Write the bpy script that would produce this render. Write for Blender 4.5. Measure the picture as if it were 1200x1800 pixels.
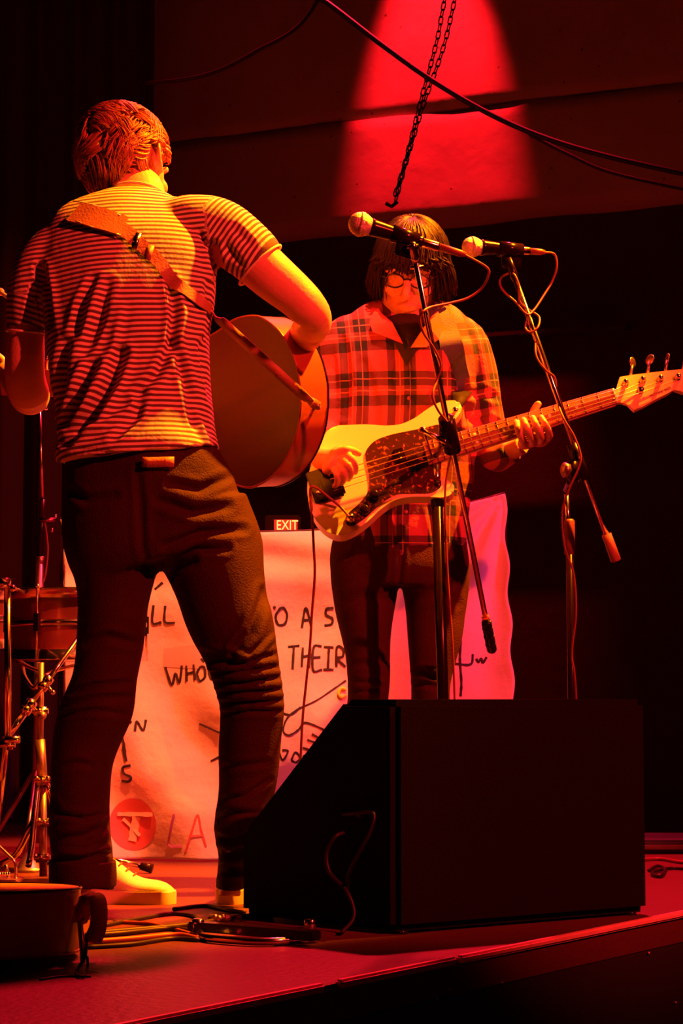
import bpy, bmesh, math, random
import numpy as np
from mathutils import Vector, Matrix, noise
from mathutils.bvhtree import BVHTree

for o in list(bpy.data.objects): bpy.data.objects.remove(o)
SC = bpy.context.scene; COL = SC.collection
random.seed(7)

# ------------------------------------------------------------------ camera, world, lights
F = 3600.0; H = 0.46; PITCH = math.atan(325 / 3600)
cam_d = bpy.data.cameras.new('camera'); cam = bpy.data.objects.new('camera', cam_d); COL.objects.link(cam)
cam.location = (0, 0, H); cam.rotation_euler = (math.pi / 2 + PITCH, 0, 0)
cam_d.sensor_fit = 'VERTICAL'; cam_d.sensor_height = 36; cam_d.lens = 36 * F / 1800
cam_d.clip_start = 0.05; cam_d.clip_end = 60
SC.camera = cam
w = bpy.data.worlds.new('dark_hall'); SC.world = w; w.use_nodes = True
w.node_tree.nodes['Background'].inputs[0].default_value = (0.9, 0.06, 0.05, 1)
w.node_tree.nodes['Background'].inputs[1].default_value = 0.0025
SC.view_settings.view_transform = 'Standard'; SC.view_settings.look = 'None'
SC.view_settings.gamma = 1; SC.view_settings.use_curve_mapping = False
SC.view_settings.exposure = 0.0

def spot(name, loc, target, color, power, angle=50, blend=0.5, size=0.08):
    d = bpy.data.lights.new(name, 'SPOT'); d.color = color; d.energy = power
    d.spot_size = math.radians(angle); d.spot_blend = blend; d.shadow_soft_size = size
    o = bpy.data.objects.new(name, d); COL.objects.link(o); o.location = loc
    o.rotation_euler = (Vector(target) - Vector(loc)).to_track_quat('-Z', 'Y').to_euler()
    return o
# amber key can hanging high above the right of the stage
spot('amber_key_lamp', (2.0, 5.22, 4.7), (0.02, 4.87, 1.32), (1.0, 0.185, 0.002), 11500, 24, 0.5, 0.06)
# red front wash from the hall, far right of the camera, raking across the cloth
spot('red_front_lamp', (3.1, 1.3, 3.1), (-0.15, 5.0, 0.95), (1.0, 0.034, 0.022), 1850, 36, 0.4, 0.05)
# orange beam from above, between the two men, on the left half of the banner
spot('orange_beam_lamp', (0.45, 3.6, 4.6), (-0.48, 5.8, 0.50), (1.0, 0.135, 0.035), 3300, 16, 0.5, 0.04)
# red back light over the stage
spot('red_back_lamp', (0.6, 7.0, 4.6), (-0.3, 3.9, 0.0), (1.0, 0.010, 0.030), 3200, 70, 0.6, 0.1)
# magenta side lamp on the banner
spot('magenta_side_lamp', (2.5, 4.5, 2.0), (0.42, 5.8, 0.75), (1.0, 0.06, 0.42), 130, 30, 0.8, 0.1)
# red down light grazing the concrete wall
spot('red_wall_lamp', (0.18, 7.33, 4.1), (0.307, 7.629, 3.1), (1.0, 0.006, 0.012), 1000, 29, 0.75, 0.02)

# ------------------------------------------------------------------ pixel helpers (places, then built as real geometry)
cP, sP = math.cos(PITCH), math.sin(PITCH)
CAMV = Vector((0, 0, H))
def ray(px, py):
    dx = (px - 600) / F; dy = -(py - 900) / F
    return Vector((dx, cP - dy * sP, sP + dy * cP))
def P(px, py, Y):
    r = ray(px, py); return CAMV + r * (Y / r.y)
def G(px, py, z=0.0):
    r = ray(px, py); return CAMV + r * ((z - H) / r.z)
def proj(co):
    x = co[:, 0]; y = co[:, 1]; z = co[:, 2] - H
    d = y * cP + z * sP; u = -y * sP + z * cP
    return 600 + F * x / d, 900 - F * u / d
class Plane:
    def __init__(s, px, py, Y, n):
        s.o = P(px, py, Y); s.n = Vector(n).normalized()
    def hit(s, px, py, off=0.0):
        r = ray(px, py); o = s.o + s.n * off
        return CAMV + r * ((o - CAMV).dot(s.n) / r.dot(s.n))
def cr(pts, sub=4, closed=False):
    """Catmull-Rom through a list of float tuples"""
    A = [np.array(p, float) for p in pts]; n = len(A); out = []
    if n < 3 and not closed:
        return [A[0] + (A[-1] - A[0]) * (i / sub) for i in range(sub + 1)]
    rng = n if closed else n - 1
    for i in range(rng):
        if closed: p0, p1, p2, p3 = A[i - 1], A[i], A[(i + 1) % n], A[(i + 2) % n]
        else:
            p1, p2 = A[i], A[i + 1]
            p0 = A[i - 1] if i > 0 else 2 * p1 - p2
            p3 = A[i + 2] if i + 2 < n else 2 * p2 - p1
        for k in range(sub):
            t = k / sub
            out.append(0.5 * ((2 * p1) + (-p0 + p2) * t + (2 * p0 - 5 * p1 + 4 * p2 - p3) * t * t + (-p0 + 3 * p1 - 3 * p2 + p3) * t ** 3))
    if not closed: out.append(A[-1])
    return out

# ------------------------------------------------------------------ materials
def mat(name, col, rough=0.6, metal=0.0, var=0.15, scale=20, bump=0.0, bscale=80, spec=0.5, emit=None, es=0, sheen=0):
    m = bpy.data.materials.new(name); m.use_nodes = True
    nt = m.node_tree; b = nt.nodes['Principled BSDF']
    tc = nt.nodes.new('ShaderNodeTexCoord')
    nz = nt.nodes.new('ShaderNodeTexNoise'); nz.inputs['Scale'].default_value = scale; nz.inputs['Detail'].default_value = 4
    nt.links.new(tc.outputs['Object'], nz.inputs['Vector'])
    mx = nt.nodes.new('ShaderNodeMix'); mx.data_type = 'RGBA'
    c = np.array(col[:3])
    mx.inputs[6].default_value = (*(c * (1 - var)), 1); mx.inputs[7].default_value = (*np.minimum(c * (1 + var), 1), 1)
    nt.links.new(nz.outputs['Fac'], mx.inputs[0]); nt.links.new(mx.outputs[2], b.inputs['Base Color'])
    b.inputs['Roughness'].default_value = rough; b.inputs['Metallic'].default_value = metal
    b.inputs['Specular IOR Level'].default_value = spec
    if sheen: b.inputs['Sheen Weight'].default_value = sheen
    if bump:
        n2 = nt.nodes.new('ShaderNodeTexNoise'); n2.inputs['Scale'].default_value = bscale; n2.inputs['Detail'].default_value = 5
        nt.links.new(tc.outputs['Object'], n2.inputs['Vector'])
        bp = nt.nodes.new('ShaderNodeBump'); bp.inputs['Strength'].default_value = bump; bp.inputs['Distance'].default_value = 0.01
        nt.links.new(n2.outputs['Fac'], bp.inputs['Height']); nt.links.new(bp.outputs['Normal'], b.inputs['Normal'])
    if emit:
        b.inputs['Emission Color'].default_value = (*emit, 1); b.inputs['Emission Strength'].default_value = es
    return m
def mathn(nt, op, a, b=None, c=None):
    n = nt.nodes.new('ShaderNodeMath'); n.operation = op
    for i, v in enumerate((a, b, c)):
        if v is None: continue
        if isinstance(v, (int, float)): n.inputs[i].default_value = v
        else: nt.links.new(v, n.inputs[i])
    return n.outputs[0]
def attr_out(nt, name):
    a = nt.nodes.new('ShaderNodeAttribute'); a.attribute_name = name; return a.outputs['Fac']

M = {}
M['skin'] = mat('skin', (0.62, 0.30, 0.22), 0.5, var=0.08, scale=30, bump=0.1, bscale=150)
M['denim'] = mat('dark_denim', (0.026, 0.006, 0.007), 0.75, var=0.35, scale=12, bump=0.35, bscale=260, spec=0.12)
M['denim2'] = mat('brown_denim', (0.045, 0.010, 0.010), 0.8, var=0.3, scale=14, bump=0.3, bscale=260, spec=0.12)
M['hair_brown'] = mat('brown_hair', (0.34, 0.11, 0.05), 0.5, var=0.4, scale=60)
M['hair_dark'] = mat('dark_hair', (0.018, 0.008, 0.012), 0.5, var=0.4, scale=60, spec=0.15)
M['canvas'] = mat('canvas_shoe', (0.72, 0.66, 0.55), 0.8, var=0.1, scale=40, bump=0.2, bscale=400)
M['lace'] = mat('brown_lace', (0.22, 0.10, 0.06), 0.7)
M['rubber'] = mat('sole_rubber', (0.75, 0.6, 0.5), 0.6)
M['blackplastic'] = mat('black_plastic', (0.010, 0.003, 0.003), 0.2, bump=0.03, spec=0.15)
M['blackmetal'] = mat('black_metal', (0.010, 0.003, 0.003), 0.2, 0.0, spec=0.15)
M['cable'] = mat('cable_rubber', (0.014, 0.005, 0.005), 0.5, spec=0.25)
M['redcable'] = mat('red_brown_cable', (0.2, 0.035, 0.03), 0.5)
M['chrome'] = mat('chrome', (0.72, 0.58, 0.55), 0.16, 1.0, var=0.05)
M['dullchrome'] = mat('worn_steel', (0.36, 0.24, 0.24), 0.35, 0.9, var=0.2)
M['grille'] = mat('steel_mesh_grille', (0.62, 0.58, 0.55), 0.45, 0.6, bump=0.5, bscale=500)
M['leather'] = mat('leather_strap', (0.32, 0.13, 0.07), 0.55, var=0.25, scale=25, bump=0.2, bscale=200)
M['navy_strap'] = mat('navy_webbing_strap', (0.045, 0.04, 0.13), 0.6, bump=0.2, bscale=400)
M['black_strap'] = mat('black_strap', (0.008, 0.004, 0.005), 0.7, spec=0.1)
M['bass_cream'] = mat('cream_lacquer', (0.83, 0.74, 0.50), 0.22, var=0.03)
M['maple'] = mat('maple_wood', (0.72, 0.50, 0.26), 0.35, var=0.12, scale=15)
M['rosewood'] = mat('rosewood_fretboard', (0.26, 0.08, 0.06), 0.45, var=0.25, scale=40)
M['mahogany'] = mat('mahogany_side', (0.26, 0.05, 0.03), 0.3, var=0.25, scale=8)
M['mahogany_back'] = mat('shaded_mahogany_back', (0.085, 0.025, 0.02), 0.4, var=0.3, scale=6)  # darker than the sides: shading on the back put into its colour
M['spruce'] = mat('spruce_top', (0.45, 0.17, 0.09), 0.4, var=0.12, scale=14)
M['pearl'] = mat('pearl_dot', (0.85, 0.8, 0.7), 0.3)
M['string'] = mat('wound_string', (0.8, 0.62, 0.45), 0.3, 0.8)
M['stage'] = mat('painted_stage_floor', (0.085, 0.018, 0.020), 0.5, var=0.3, scale=3, bump=0.25, bscale=60, spec=0.4)
M['fascia'] = mat('black_stage_fascia', (0.008, 0.005, 0.005), 0.8)
M['nosing'] = mat('worn_edge_tape', (0.80, 0.35, 0.38), 0.5, var=0.25, scale=12)
M['carpetbox'] = mat('black_speaker_carpet', (0.003, 0.001, 0.001), 0.85, var=0.3, scale=60, bump=0.3, bscale=350, spec=0.12)
M['ink'] = mat('black_paint', (0.02, 0.012, 0.02), 0.7)
M['purple_paint'] = mat('purple_paint', (0.42, 0.12, 0.45), 0.7)
M['red_paint'] = mat('red_paint', (0.62, 0.12, 0.14), 0.7)
M['bright_yellow'] = mat('bright_yellow', (1.0, 0.9, 0.05), 0.4, spec=0.6)
M['pink_patch'] = mat('pink_patch', (0.62, 0.30, 0.36), 0.85, var=0.1)
M['drum'] = mat('dark_red_drum_shell', (0.16, 0.03, 0.03), 0.2, 0.2)
M['drumhead'] = mat('drum_head', (0.6, 0.55, 0.5), 0.6)
M['curtain'] = mat('black_curtain', (0.014, 0.006, 0.006), 0.9, sheen=0.1)
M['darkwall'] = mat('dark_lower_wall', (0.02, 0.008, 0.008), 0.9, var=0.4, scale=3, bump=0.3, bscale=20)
M['lens'] = mat('glasses_frame', (0.015, 0.01, 0.01), 0.3)
M['blue_case'] = mat('blue_flight_case', (0.05, 0.05, 0.12), 0.5)
M['exit_red'] = mat('exit_sign_face', (0.3, 0.02, 0.02), 0.5, emit=(1, 0.05, 0.02), es=0.5)
M['exit_letter'] = mat('exit_sign_letter', (1, 0.5, 0.2), 0.5, emit=(1, 0.42, 0.10), es=2.2)

def banner_mat():
    m = mat('painted_bedsheet', (0.74, 0.60, 0.56), 0.85, var=0.06, scale=5, bump=0.25, bscale=35)
    return m
M['banner'] = banner_mat()
def concrete():
    m = mat('red_lit_concrete', (0.30, 0.26, 0.25), 0.85, var=0.25, scale=2.5, bump=0.6, bscale=9)
    nt = m.node_tree; b = nt.nodes['Principled BSDF']
    tc = nt.nodes['Texture Coordinate']
    v = nt.nodes.new('ShaderNodeTexVoronoi'); v.inputs['Scale'].default_value = 14; nt.links.new(tc.outputs['Object'], v.inputs['Vector'])
    pit = mathn(nt, 'LESS_THAN', v.outputs['Distance'], 0.07)
    mx = nt.nodes.new('ShaderNodeMix'); mx.data_type = 'RGBA'; mx.inputs[7].default_value = (0.10, 0.08, 0.08, 1)
    src = b.inputs['Base Color'].links[0].from_socket
    nt.links.new(src, mx.inputs[6]); nt.links.new(pit, mx.inputs[0]); nt.links.new(mx.outputs[2], b.inputs['Base Color'])
    return m
M['concrete'] = concrete()
def stripe_mat():
    m = mat('striped_jersey', (0.8, 0.7, 0.6), 0.85, bump=0.15, bscale=90)
    nt = m.node_tree; b = nt.nodes['Principled BSDF']
    s = attr_out(nt, 'along')
    ph = mathn(nt, 'FRACT', mathn(nt, 'MULTIPLY', s, 1 / 0.0118))
    tri = mathn(nt, 'ABSOLUTE', mathn(nt, 'SUBTRACT', ph, 0.5))
    f = nt.nodes.new('ShaderNodeMapRange'); f.inputs[1].default_value = 0.20; f.inputs[2].default_value = 0.30
    nt.links.new(tri, f.inputs[0])
    mx = nt.nodes.new('ShaderNodeMix'); mx.data_type = 'RGBA'
    mx.inputs[6].default_value = (0.085, 0.04, 0.04, 1); mx.inputs[7].default_value = (0.66, 0.52, 0.44, 1)
    nt.links.new(f.outputs[0], mx.inputs[0]); nt.links.new(mx.outputs[2], b.inputs['Base Color'])
    return m
M['stripe'] = stripe_mat()
def plaid_mat():
    m = mat('plaid_flannel', (0.8, 0.7, 0.6), 0.8, bump=0.15, bscale=90)
    nt = m.node_tree; b = nt.nodes['Principled BSDF']
    def band(a, period, lo, hi, off):
        ph = mathn(nt, 'FRACT', mathn(nt, 'ADD', mathn(nt, 'MULTIPLY', a, 1 / period), off))
        return mathn(nt, 'MULTIPLY', mathn(nt, 'GREATER_THAN', ph, lo), mathn(nt, 'LESS_THAN', ph, hi))
    u = attr_out(nt, 'pu'); v = attr_out(nt, 'pv')
    A = mathn(nt, 'MAXIMUM', band(u, 0.118, 0.0, 0.17, 0.1), band(u, 0.118, 0.34, 0.60, 0.1)); B = mathn(nt, 'MAXIMUM', band(v, 0.137, 0.0, 0.19, 0.35), band(v, 0.137, 0.36, 0.62, 0.35))
    l1 = band(u, 0.118, 0.245, 0.27, 0.1); l2 = band(v, 0.137, 0.265, 0.29, 0.35)
    l3 = band(u, 0.118, 0.46, 0.48, 0.1); l4 = band(v, 0.137, 0.48, 0.50, 0.35)
    s = mathn(nt, 'MULTIPLY', mathn(nt, 'ADD', A, B), 0.5)
    r = nt.nodes.new('ShaderNodeValToRGB'); r.color_ramp.interpolation = 'CONSTANT'
    r.color_ramp.elements[0].color = (0.50, 0.075, 0.13, 1)
    e = r.color_ramp.elements[1]; e.position = 0.4; e.color = (0.13, 0.025, 0.05, 1)
    e = r.color_ramp.elements.new(0.9); e.color = (0.012, 0.010, 0.03, 1)
    nt.links.new(s, r.inputs[0])
    L = mathn(nt, 'MINIMUM', mathn(nt, 'ADD', mathn(nt, 'ADD', l1, l2), mathn(nt, 'ADD', l3, l4)), 1.0)
    L = mathn(nt, 'MULTIPLY', L, 0.45)
    mx = nt.nodes.new('ShaderNodeMix'); mx.data_type = 'RGBA'; mx.inputs[7].default_value = (0.75, 0.25, 0.25, 1)
    nt.links.new(r.outputs[0], mx.inputs[6]); nt.links.new(L, mx.inputs[0]); nt.links.new(mx.outputs[2], b.inputs['Base Color'])
    return m
M['plaid'] = plaid_mat()
def tortoise():
    m = mat('tortoiseshell_pickguard', (0.06, 0.015, 0.012), 0.2)
    nt = m.node_tree; b = nt.nodes['Principled BSDF']; tc = nt.nodes['Texture Coordinate']
    n = nt.nodes.new('ShaderNodeTexNoise'); n.inputs['Scale'].default_value = 110; n.inputs['Detail'].default_value = 3
    nt.links.new(tc.outputs['Object'], n.inputs['Vector'])
    r = nt.nodes.new('ShaderNodeValToRGB')
    r.color_ramp.elements[0].position = 0.58; r.color_ramp.elements[0].color = (0.045, 0.015, 0.012, 1)
    r.color_ramp.elements[1].position = 0.76; r.color_ramp.elements[1].color = (0.7, 0.14, 0.08, 1)
    nt.links.new(n.outputs['Fac'], r.inputs[0]); nt.links.new(r.outputs[0], b.inputs['Base Color'])
    return m
M['tortoise'] = tortoise()

# ------------------------------------------------------------------ mesh helpers
def N(): return bmesh.new()
def finish(name, bm, m, parent=None, smooth=True, kind=None, label=None, auto=None):
    bmesh.ops.recalc_face_normals(bm, faces=bm.faces[:])
    me = bpy.data.meshes.new(name); bm.to_mesh(me); bm.free()
    return link(name, me, m, parent, smooth, kind, label, auto)
def link(name, me, m, parent=None, smooth=True, kind=None, label=None, auto=None):
    me.materials.clear(); me.materials.append(m)
    me.polygons.foreach_set('use_smooth', [smooth] * len(me.polygons))
    if auto and smooth:
        try: me.set_sharp_from_angle(angle=math.radians(auto))
        except Exception: pass
    o = bpy.data.objects.new(name, me); COL.objects.link(o)
    if parent: adopt(o, parent)
    if kind: o['kind'] = kind
    if label: o['label'] = label
    return o
def adopt(o, parent):
    o.parent = parent   # part meshes keep world coordinates; only the Empties are displaced
    if parent.type == 'EMPTY': o.matrix_parent_inverse = Matrix.Translation(-parent.location)
def thing(name, label, cat, loc=(0, 0, 0), group=None):
    o = bpy.data.objects.new(name, None); COL.objects.link(o); o.location = loc; o.empty_display_size = 0.1
    return tag(o, label, cat, group)
def tag(o, label, cat, group=None):
    o['label'] = label; o['category'] = cat
    if group: o['group'] = group
    return o
def ringfaces(bm, rings, closed=False, cap=True):
    for a, b in zip(rings[:-1], rings[1:]):
        n = len(a)
        for i in range(n):
            bm.faces.new((a[i], a[(i + 1) % n], b[(i + 1) % n], b[i]))
    if closed:
        a, b = rings[-1], rings[0]; n = len(a)
        for i in range(n): bm.faces.new((a[i], a[(i + 1) % n], b[(i + 1) % n], b[i]))
    elif cap:
        bm.faces.new(rings[0][::-1]); bm.faces.new(rings[-1])
def frames(C):
    T = []
    for i in range(len(C)):
        t = C[min(i + 1, len(C) - 1)] - C[max(i - 1, 0)]
        T.append(t.normalized() if t.length > 1e-9 else Vector((0, 0, 1)))
    return T
def tube(bm, pts, r, n=8, sub=0, closed=False, flat=1.0):
    """round tube through world points; r a number or one per point"""
    if not isinstance(r, (list, tuple)): r = [r] * len(pts)
    if sub:
        q = cr([(*p, rr) for p, rr in zip(pts, r)], sub, closed)
        pts = [Vector(a[:3]) for a in q]; r = [max(float(a[3]), 1e-4) for a in q]
    pts = [Vector(p) for p in pts]
    if closed:
        T = [(pts[(i + 1) % len(pts)] - pts[i - 1]).normalized() for i in range(len(pts))]
    else: T = frames(pts)
    u = T[0].orthogonal().normalized(); rings = []
    for p, t, rr in zip(pts, T, r):
        u = (u - t * u.dot(t)); u = u.normalized() if u.length > 1e-6 else t.orthogonal().normalized()
        v = t.cross(u)
        rings.append([bm.verts.new(p + (u * math.cos(2 * math.pi * k / n) + v * flat * math.sin(2 * math.pi * k / n)) * rr) for k in range(n)])
    ringfaces(bm, rings, closed)
def limb(bm, pts, n=24, sub=4, ref=(0, 1, 0), e=1.0):
    """pts: (px,py,Y,half width px,half depth m)"""
    Q = [(*P(p[0], p[1], p[2]), p[3] * p[2] / F, p[4]) for p in pts]
    Q = cr(Q, sub)
    C = [Vector(a[:3]) for a in Q]; T = frames(C); pu = None; rings = []
    for c, t, a in zip(C, T, Q):
        u = t.cross(Vector(ref))
        if u.length < 0.25: u = (pu if pu else Vector((1, 0, 0))) - t * t.dot(pu if pu else Vector((1, 0, 0)))
        u.normalize()
        if pu and u.dot(pu) < 0: u = -u
        pu = u; v = t.cross(u); ring = []
        for k in range(n):
            ang = 2 * math.pi * k / n; cc, ss = math.cos(ang), math.sin(ang)
            cc = math.copysign(abs(cc) ** e, cc); ss = math.copysign(abs(ss) ** e, ss)
            ring.append(bm.verts.new(c + u * cc * max(a[3], .002) + v * ss * max(a[4], .002)))
        rings.append(ring)
    ringfaces(bm, rings)
def ell(bm, M4, seg=20, rings=12):
    bmesh.ops.create_uvsphere(bm, u_segments=seg, v_segments=rings, radius=1, matrix=M4)
def ball(bm, c, r, seg=16, rings=10, R=None):
    if not isinstance(r, (tuple, list)): r = (r, r, r)
    m = Matrix.Translation(Vector(c)) @ (R.to_4x4() if R else Matrix()) @ Matrix.Diagonal((*r, 1))
    ell(bm, m, seg, rings)
def box(bm, c, s, R=None, bev=0.0):
    m = Matrix.Translation(Vector(c)) @ (R.to_4x4() if R else Matrix()) @ Matrix.Diagonal((*s, 1))
    g = bmesh.ops.create_cube(bm, size=1, matrix=m)
    if bev:
        es = list({e for v in g['verts'] for e in v.link_edges})
        bmesh.ops.bevel(bm, geom=es, offset=bev, segments=2, affect='EDGES')
def basis(z, x=None):
    z = Vector(z).normalized(); x = Vector(x) if x is not None else z.orthogonal()
    x = (x - z * x.dot(z)).normalized(); y = z.cross(x)
    return Matrix((x, y, z)).transposed()
def lathe(bm, prof, o, z, n=20):
    """prof: (along, radius) list"""
    R = basis(z); o = Vector(o); rings = []
    for a, r in prof:
        rings.append([bm.verts.new(o + R @ Vector((max(r, 1e-4) * math.cos(2 * math.pi * k / n), max(r, 1e-4) * math.sin(2 * math.pi * k / n), a))) for k in range(n)])
    ringfaces(bm, rings)
def prism(bm, pts, n, th, bev=0.0, seg=3):
    """pts world points on a plane; front face with normal n, extruded by th behind it"""
    n = Vector(n).normalized()
    a = [bm.verts.new(Vector(p)) for p in pts]; b = [bm.verts.new(Vector(p) - n * th) for p in pts]
    k = len(a); f1 = bm.faces.new(a); bm.faces.new(b[::-1])
    for i in range(k): bm.faces.new((a[i], b[i], b[(i + 1) % k], a[(i + 1) % k]))
    if bev:
        bmesh.ops.bevel(bm, geom=[e for e in f1.edges] , offset=bev, segments=seg, affect='EDGES', profile=0.5)
    bmesh.ops.triangulate(bm, faces=[f for f in bm.faces if len(f.verts) > 8])
def ribbon(bm, pts, nrm, w, th=0.003):
    """flat strap: pts, normals, width per point"""
    T = frames(pts); rings = []
    for p, t, n, ww in zip(pts, T, nrm, w):
        s = t.cross(n).normalized(); n2 = s.cross(t).normalized()
        if n2.dot(n) < 0: n2 = -n2
        rings.append([bm.verts.new(p + s * ww / 2), bm.verts.new(p + s * ww / 2 + n2 * th), bm.verts.new(p - s * ww / 2 + n2 * th), bm.verts.new(p - s * ww / 2)])
    ringfaces(bm, rings)
def remesh(bm, voxel, smooth=4):
    me = bpy.data.meshes.new('tmp'); bmesh.ops.recalc_face_normals(bm, faces=bm.faces[:]); bm.to_mesh(me); bm.free()
    o = bpy.data.objects.new('tmp', me); COL.objects.link(o)
    r = o.modifiers.new('r', 'REMESH'); r.mode = 'VOXEL'; r.voxel_size = voxel; r.adaptivity = 0
    if smooth: s = o.modifiers.new('s', 'SMOOTH'); s.iterations = smooth; s.factor = 0.5
    dg = bpy.context.evaluated_depsgraph_get()
    out = bpy.data.meshes.new_from_object(o.evaluated_get(dg))
    bpy.data.objects.remove(o); bpy.data.meshes.remove(me)
    return out
def coords(me):
    a = np.empty(len(me.vertices) * 3); me.vertices.foreach_get('co', a); return a.reshape(-1, 3)
def normals(me):
    a = np.empty(len(me.vertices) * 3); me.vertices.foreach_get('normal', a); return a.reshape(-1, 3)
def setco(me, a): me.vertices.foreach_set('co', a.ravel()); me.update()
def creases(me, cs, face=True, amp=1.0):
    """cs: (polyline px, width px, depth m): cloth folds pressed in (+) or raised (-) where they run"""
    co = coords(me); nr = normals(me); X, Y = proj(co)
    view = co - np.array(CAMV); view /= np.linalg.norm(view, axis=1)[:, None]
    fac = np.clip(-(nr * view).sum(1) * 2.0 + 0.1, 0, 1) if face else 1.0
    disp = np.zeros(len(co))
    for line, wd, dp in cs:
        best = np.full(len(co), 1e9); tt = np.zeros(len(co)); L = len(line) - 1
        for i in range(L):
            (x0, y0), (x1, y1) = line[i], line[i + 1]
            dx, dy = x1 - x0, y1 - y0
            t = np.clip(((X - x0) * dx + (Y - y0) * dy) / (dx * dx + dy * dy + 1e-9), 0, 1)
            d = np.hypot(X - x0 - t * dx, Y - y0 - t * dy)
            m = d < best; best[m] = d[m]; tt[m] = ((i + t) / L)[m]
        taper = np.sqrt(np.clip(np.sin(np.pi * np.clip(tt * 0.86 + 0.07, 0, 1)), 0, 1))
        q = best / wd
        disp += dp * taper * (np.exp(-q * q) - 0.45 * np.exp(-((q - 1.7) / 0.8) ** 2))
    co -= nr * (disp * fac * amp)[:, None]
    setco(me, co)
def wobble(me, amp, freq, seed=0.0, sq=(1, 1, 1)):
    co = coords(me); nr = normals(me)
    d = np.array([noise.noise(Vector((c[0] * freq * sq[0] + seed, c[1] * freq * sq[1], c[2] * freq * sq[2]))) for c in co])
    setco(me, co + nr * (d * amp)[:, None])
def add_attr(me, name, vals):
    a = me.attributes.new(name, 'FLOAT', 'POINT'); a.data.foreach_set('value', np.asarray(vals, dtype=np.float32))
def seg_dist(co, A, B):
    A = np.array(A); B = np.array(B); d = B - A
    t = np.clip(((co - A) @ d) / (d @ d), 0, 1); q = A + t[:, None] * d
    return np.linalg.norm(co - q, axis=1), t * np.linalg.norm(d)
def bvh_of(me):
    return BVHTree.FromPolygons([v.co.copy() for v in me.vertices], [tuple(p.vertices) for p in me.polygons])
def text_mesh(s, size, ext, origin, xdir, nrm, shear=0, sx=1.0):
    c = bpy.data.curves.new('t', 'FONT'); c.body = s; c.size = size; c.extrude = ext; c.shear = shear
    o = bpy.data.objects.new('t', c); COL.objects.link(o)
    dg = bpy.context.evaluated_depsgraph_get(); me = bpy.data.meshes.new_from_object(o.evaluated_get(dg))
    bpy.data.objects.remove(o)
    z = Vector(nrm).normalized(); x = Vector(xdir).normalized(); y = z.cross(x)
    me.transform(Matrix.Translation(Vector(origin)) @ Matrix((x * sx, y, z)).transposed().to_4x4()); return me

# ------------------------------------------------------------------ the setting
EA = G(240, 1800); EB = G(1200, 1605); ED = (EB - EA).normalized(); EN = Vector((ED.y, -ED.x, 0))   # stage edge, outward normal
def struct(o): o['kind'] = 'structure'; return o
bm = N()
a = EA - ED * 4; b = EB + ED * 1.6
prism(bm, [a, b, Vector((b.x, 9.2, 0)), Vector((-5, 9.2, 0)), Vector((-5, a.y, 0))], (0, 0, 1), 0.06)
struct(finish('floor', bm, M['stage'], smooth=False))
bm = N()
prism(bm, [a - Vector((0, 0, .062)), b - Vector((0, 0, .062)), b - Vector((0, 0, .9)), a - Vector((0, 0, .9))], EN, 0.03)
fas = struct(finish('trim_1', bm, M['fascia'], smooth=False))
bm = N()
for (px, py) in ((882, 1727), (1140, 1675), (790, 1738), (1187, 1762), (768, 1755)):
    pl = Plane(0, 0, 1, EN); pl.o = a + EN * 0.004
    q = pl.hit(px, py); box(bm, q, (0.004, 0.003, 0.004))
finish('staple', bm, M['nosing'], fas, kind='stuff')
k = 2
for (x0, x1) in ((-1.6, 0.455), (0.50, 0.86), (0.875, 2.6)):
    L = (EB - EA).length
    p0 = EA + ED * x0; p1 = EA + ED * x1
    bm = N(); R = basis((0, 0, 1), ED)
    box(bm, (p0 + p1) / 2 + EN * 0.002 + Vector((0, 0, -0.001)), ((p1 - p0).length, 0.016, 0.014), R, 0.004)
    struct(finish('trim_%d' % k, bm, M['nosing'], smooth=False)); k += 1
bm = N(); box(bm, (0, 3, -0.93), (16, 16, 0.06)); struct(finish('floor_hall', bm, M['fascia'], smooth=False))

# concrete upper wall: two cast courses over a recessed dark wall
wp0 = P(480, 411, 8.0); wp1 = P(1200, 340, 7.36); wd = Vector((wp1.x - wp0.x, wp1.y - wp0.y, 0)).normalized(); wn = Vector((wd.y, -wd.x, 0))
if wn.y > 0: wn = -wn
LZ = wp0.z
W0 = wp0 - wd * 3.2
bm = N()
def course(bm, z0, z1, s0, s1, seed):
    nx, nz = int((s1 - s0) / 0.05), max(2, int((z1 - z0) / 0.05)); g = []
    for j in range(nz + 1):
        row = []
        for i in range(nx + 1):
            s = s0 + (s1 - s0) * i / nx; z = z0 + (z1 - z0) * j / nz
            q = W0 + wd * s; q.z = z
            if j == 0 or j == nz: q.z += 0.012 * noise.noise(Vector((s * 3, seed, 0)))
            q += wn * (0.012 * noise.noise(Vector((s * 1.7, z * 1.7, seed))) + 0.005 * noise.noise(Vector((s * 9, z * 9, seed))) - (0.005 if j in (0, nz) else 0))
            row.append(bm.verts.new(q))
        g.append(row)
    for j in range(nz):
        for i in range(nx): bm.faces.new((g[j][i], g[j][i + 1], g[j + 1][i + 1], g[j + 1][i]))
    bt = [bm.verts.new(v.co - wn * 0.3) for v in g[0]]
    for i in range(nx): bm.faces.new((g[0][i], bt[i], bt[i + 1], g[0][i + 1]))
    tp = [bm.verts.new(v.co - wn * 0.3) for v in g[-1]]
    for i in range(nx): bm.faces.new((g[-1][i], g[-1][i + 1], tp[i + 1], tp[i]))
z1 = P(780, 190, 7.7).z
wallroot = N(); course(wallroot, z1 + 0.003, 5.6, 0, 8.0, 3.1)
wb = struct(finish('wall_back', wallroot, M['concrete'], smooth=True))
bm = N(); course(bm, LZ, z1 - 0.003, 0, 8.0, 8.4); finish('concrete_course', bm, M['concrete'], wb)
bm = N(); q0 = W0 - wn * 0.16; q1 = W0 + wd * 8 - wn * 0.16
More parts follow.
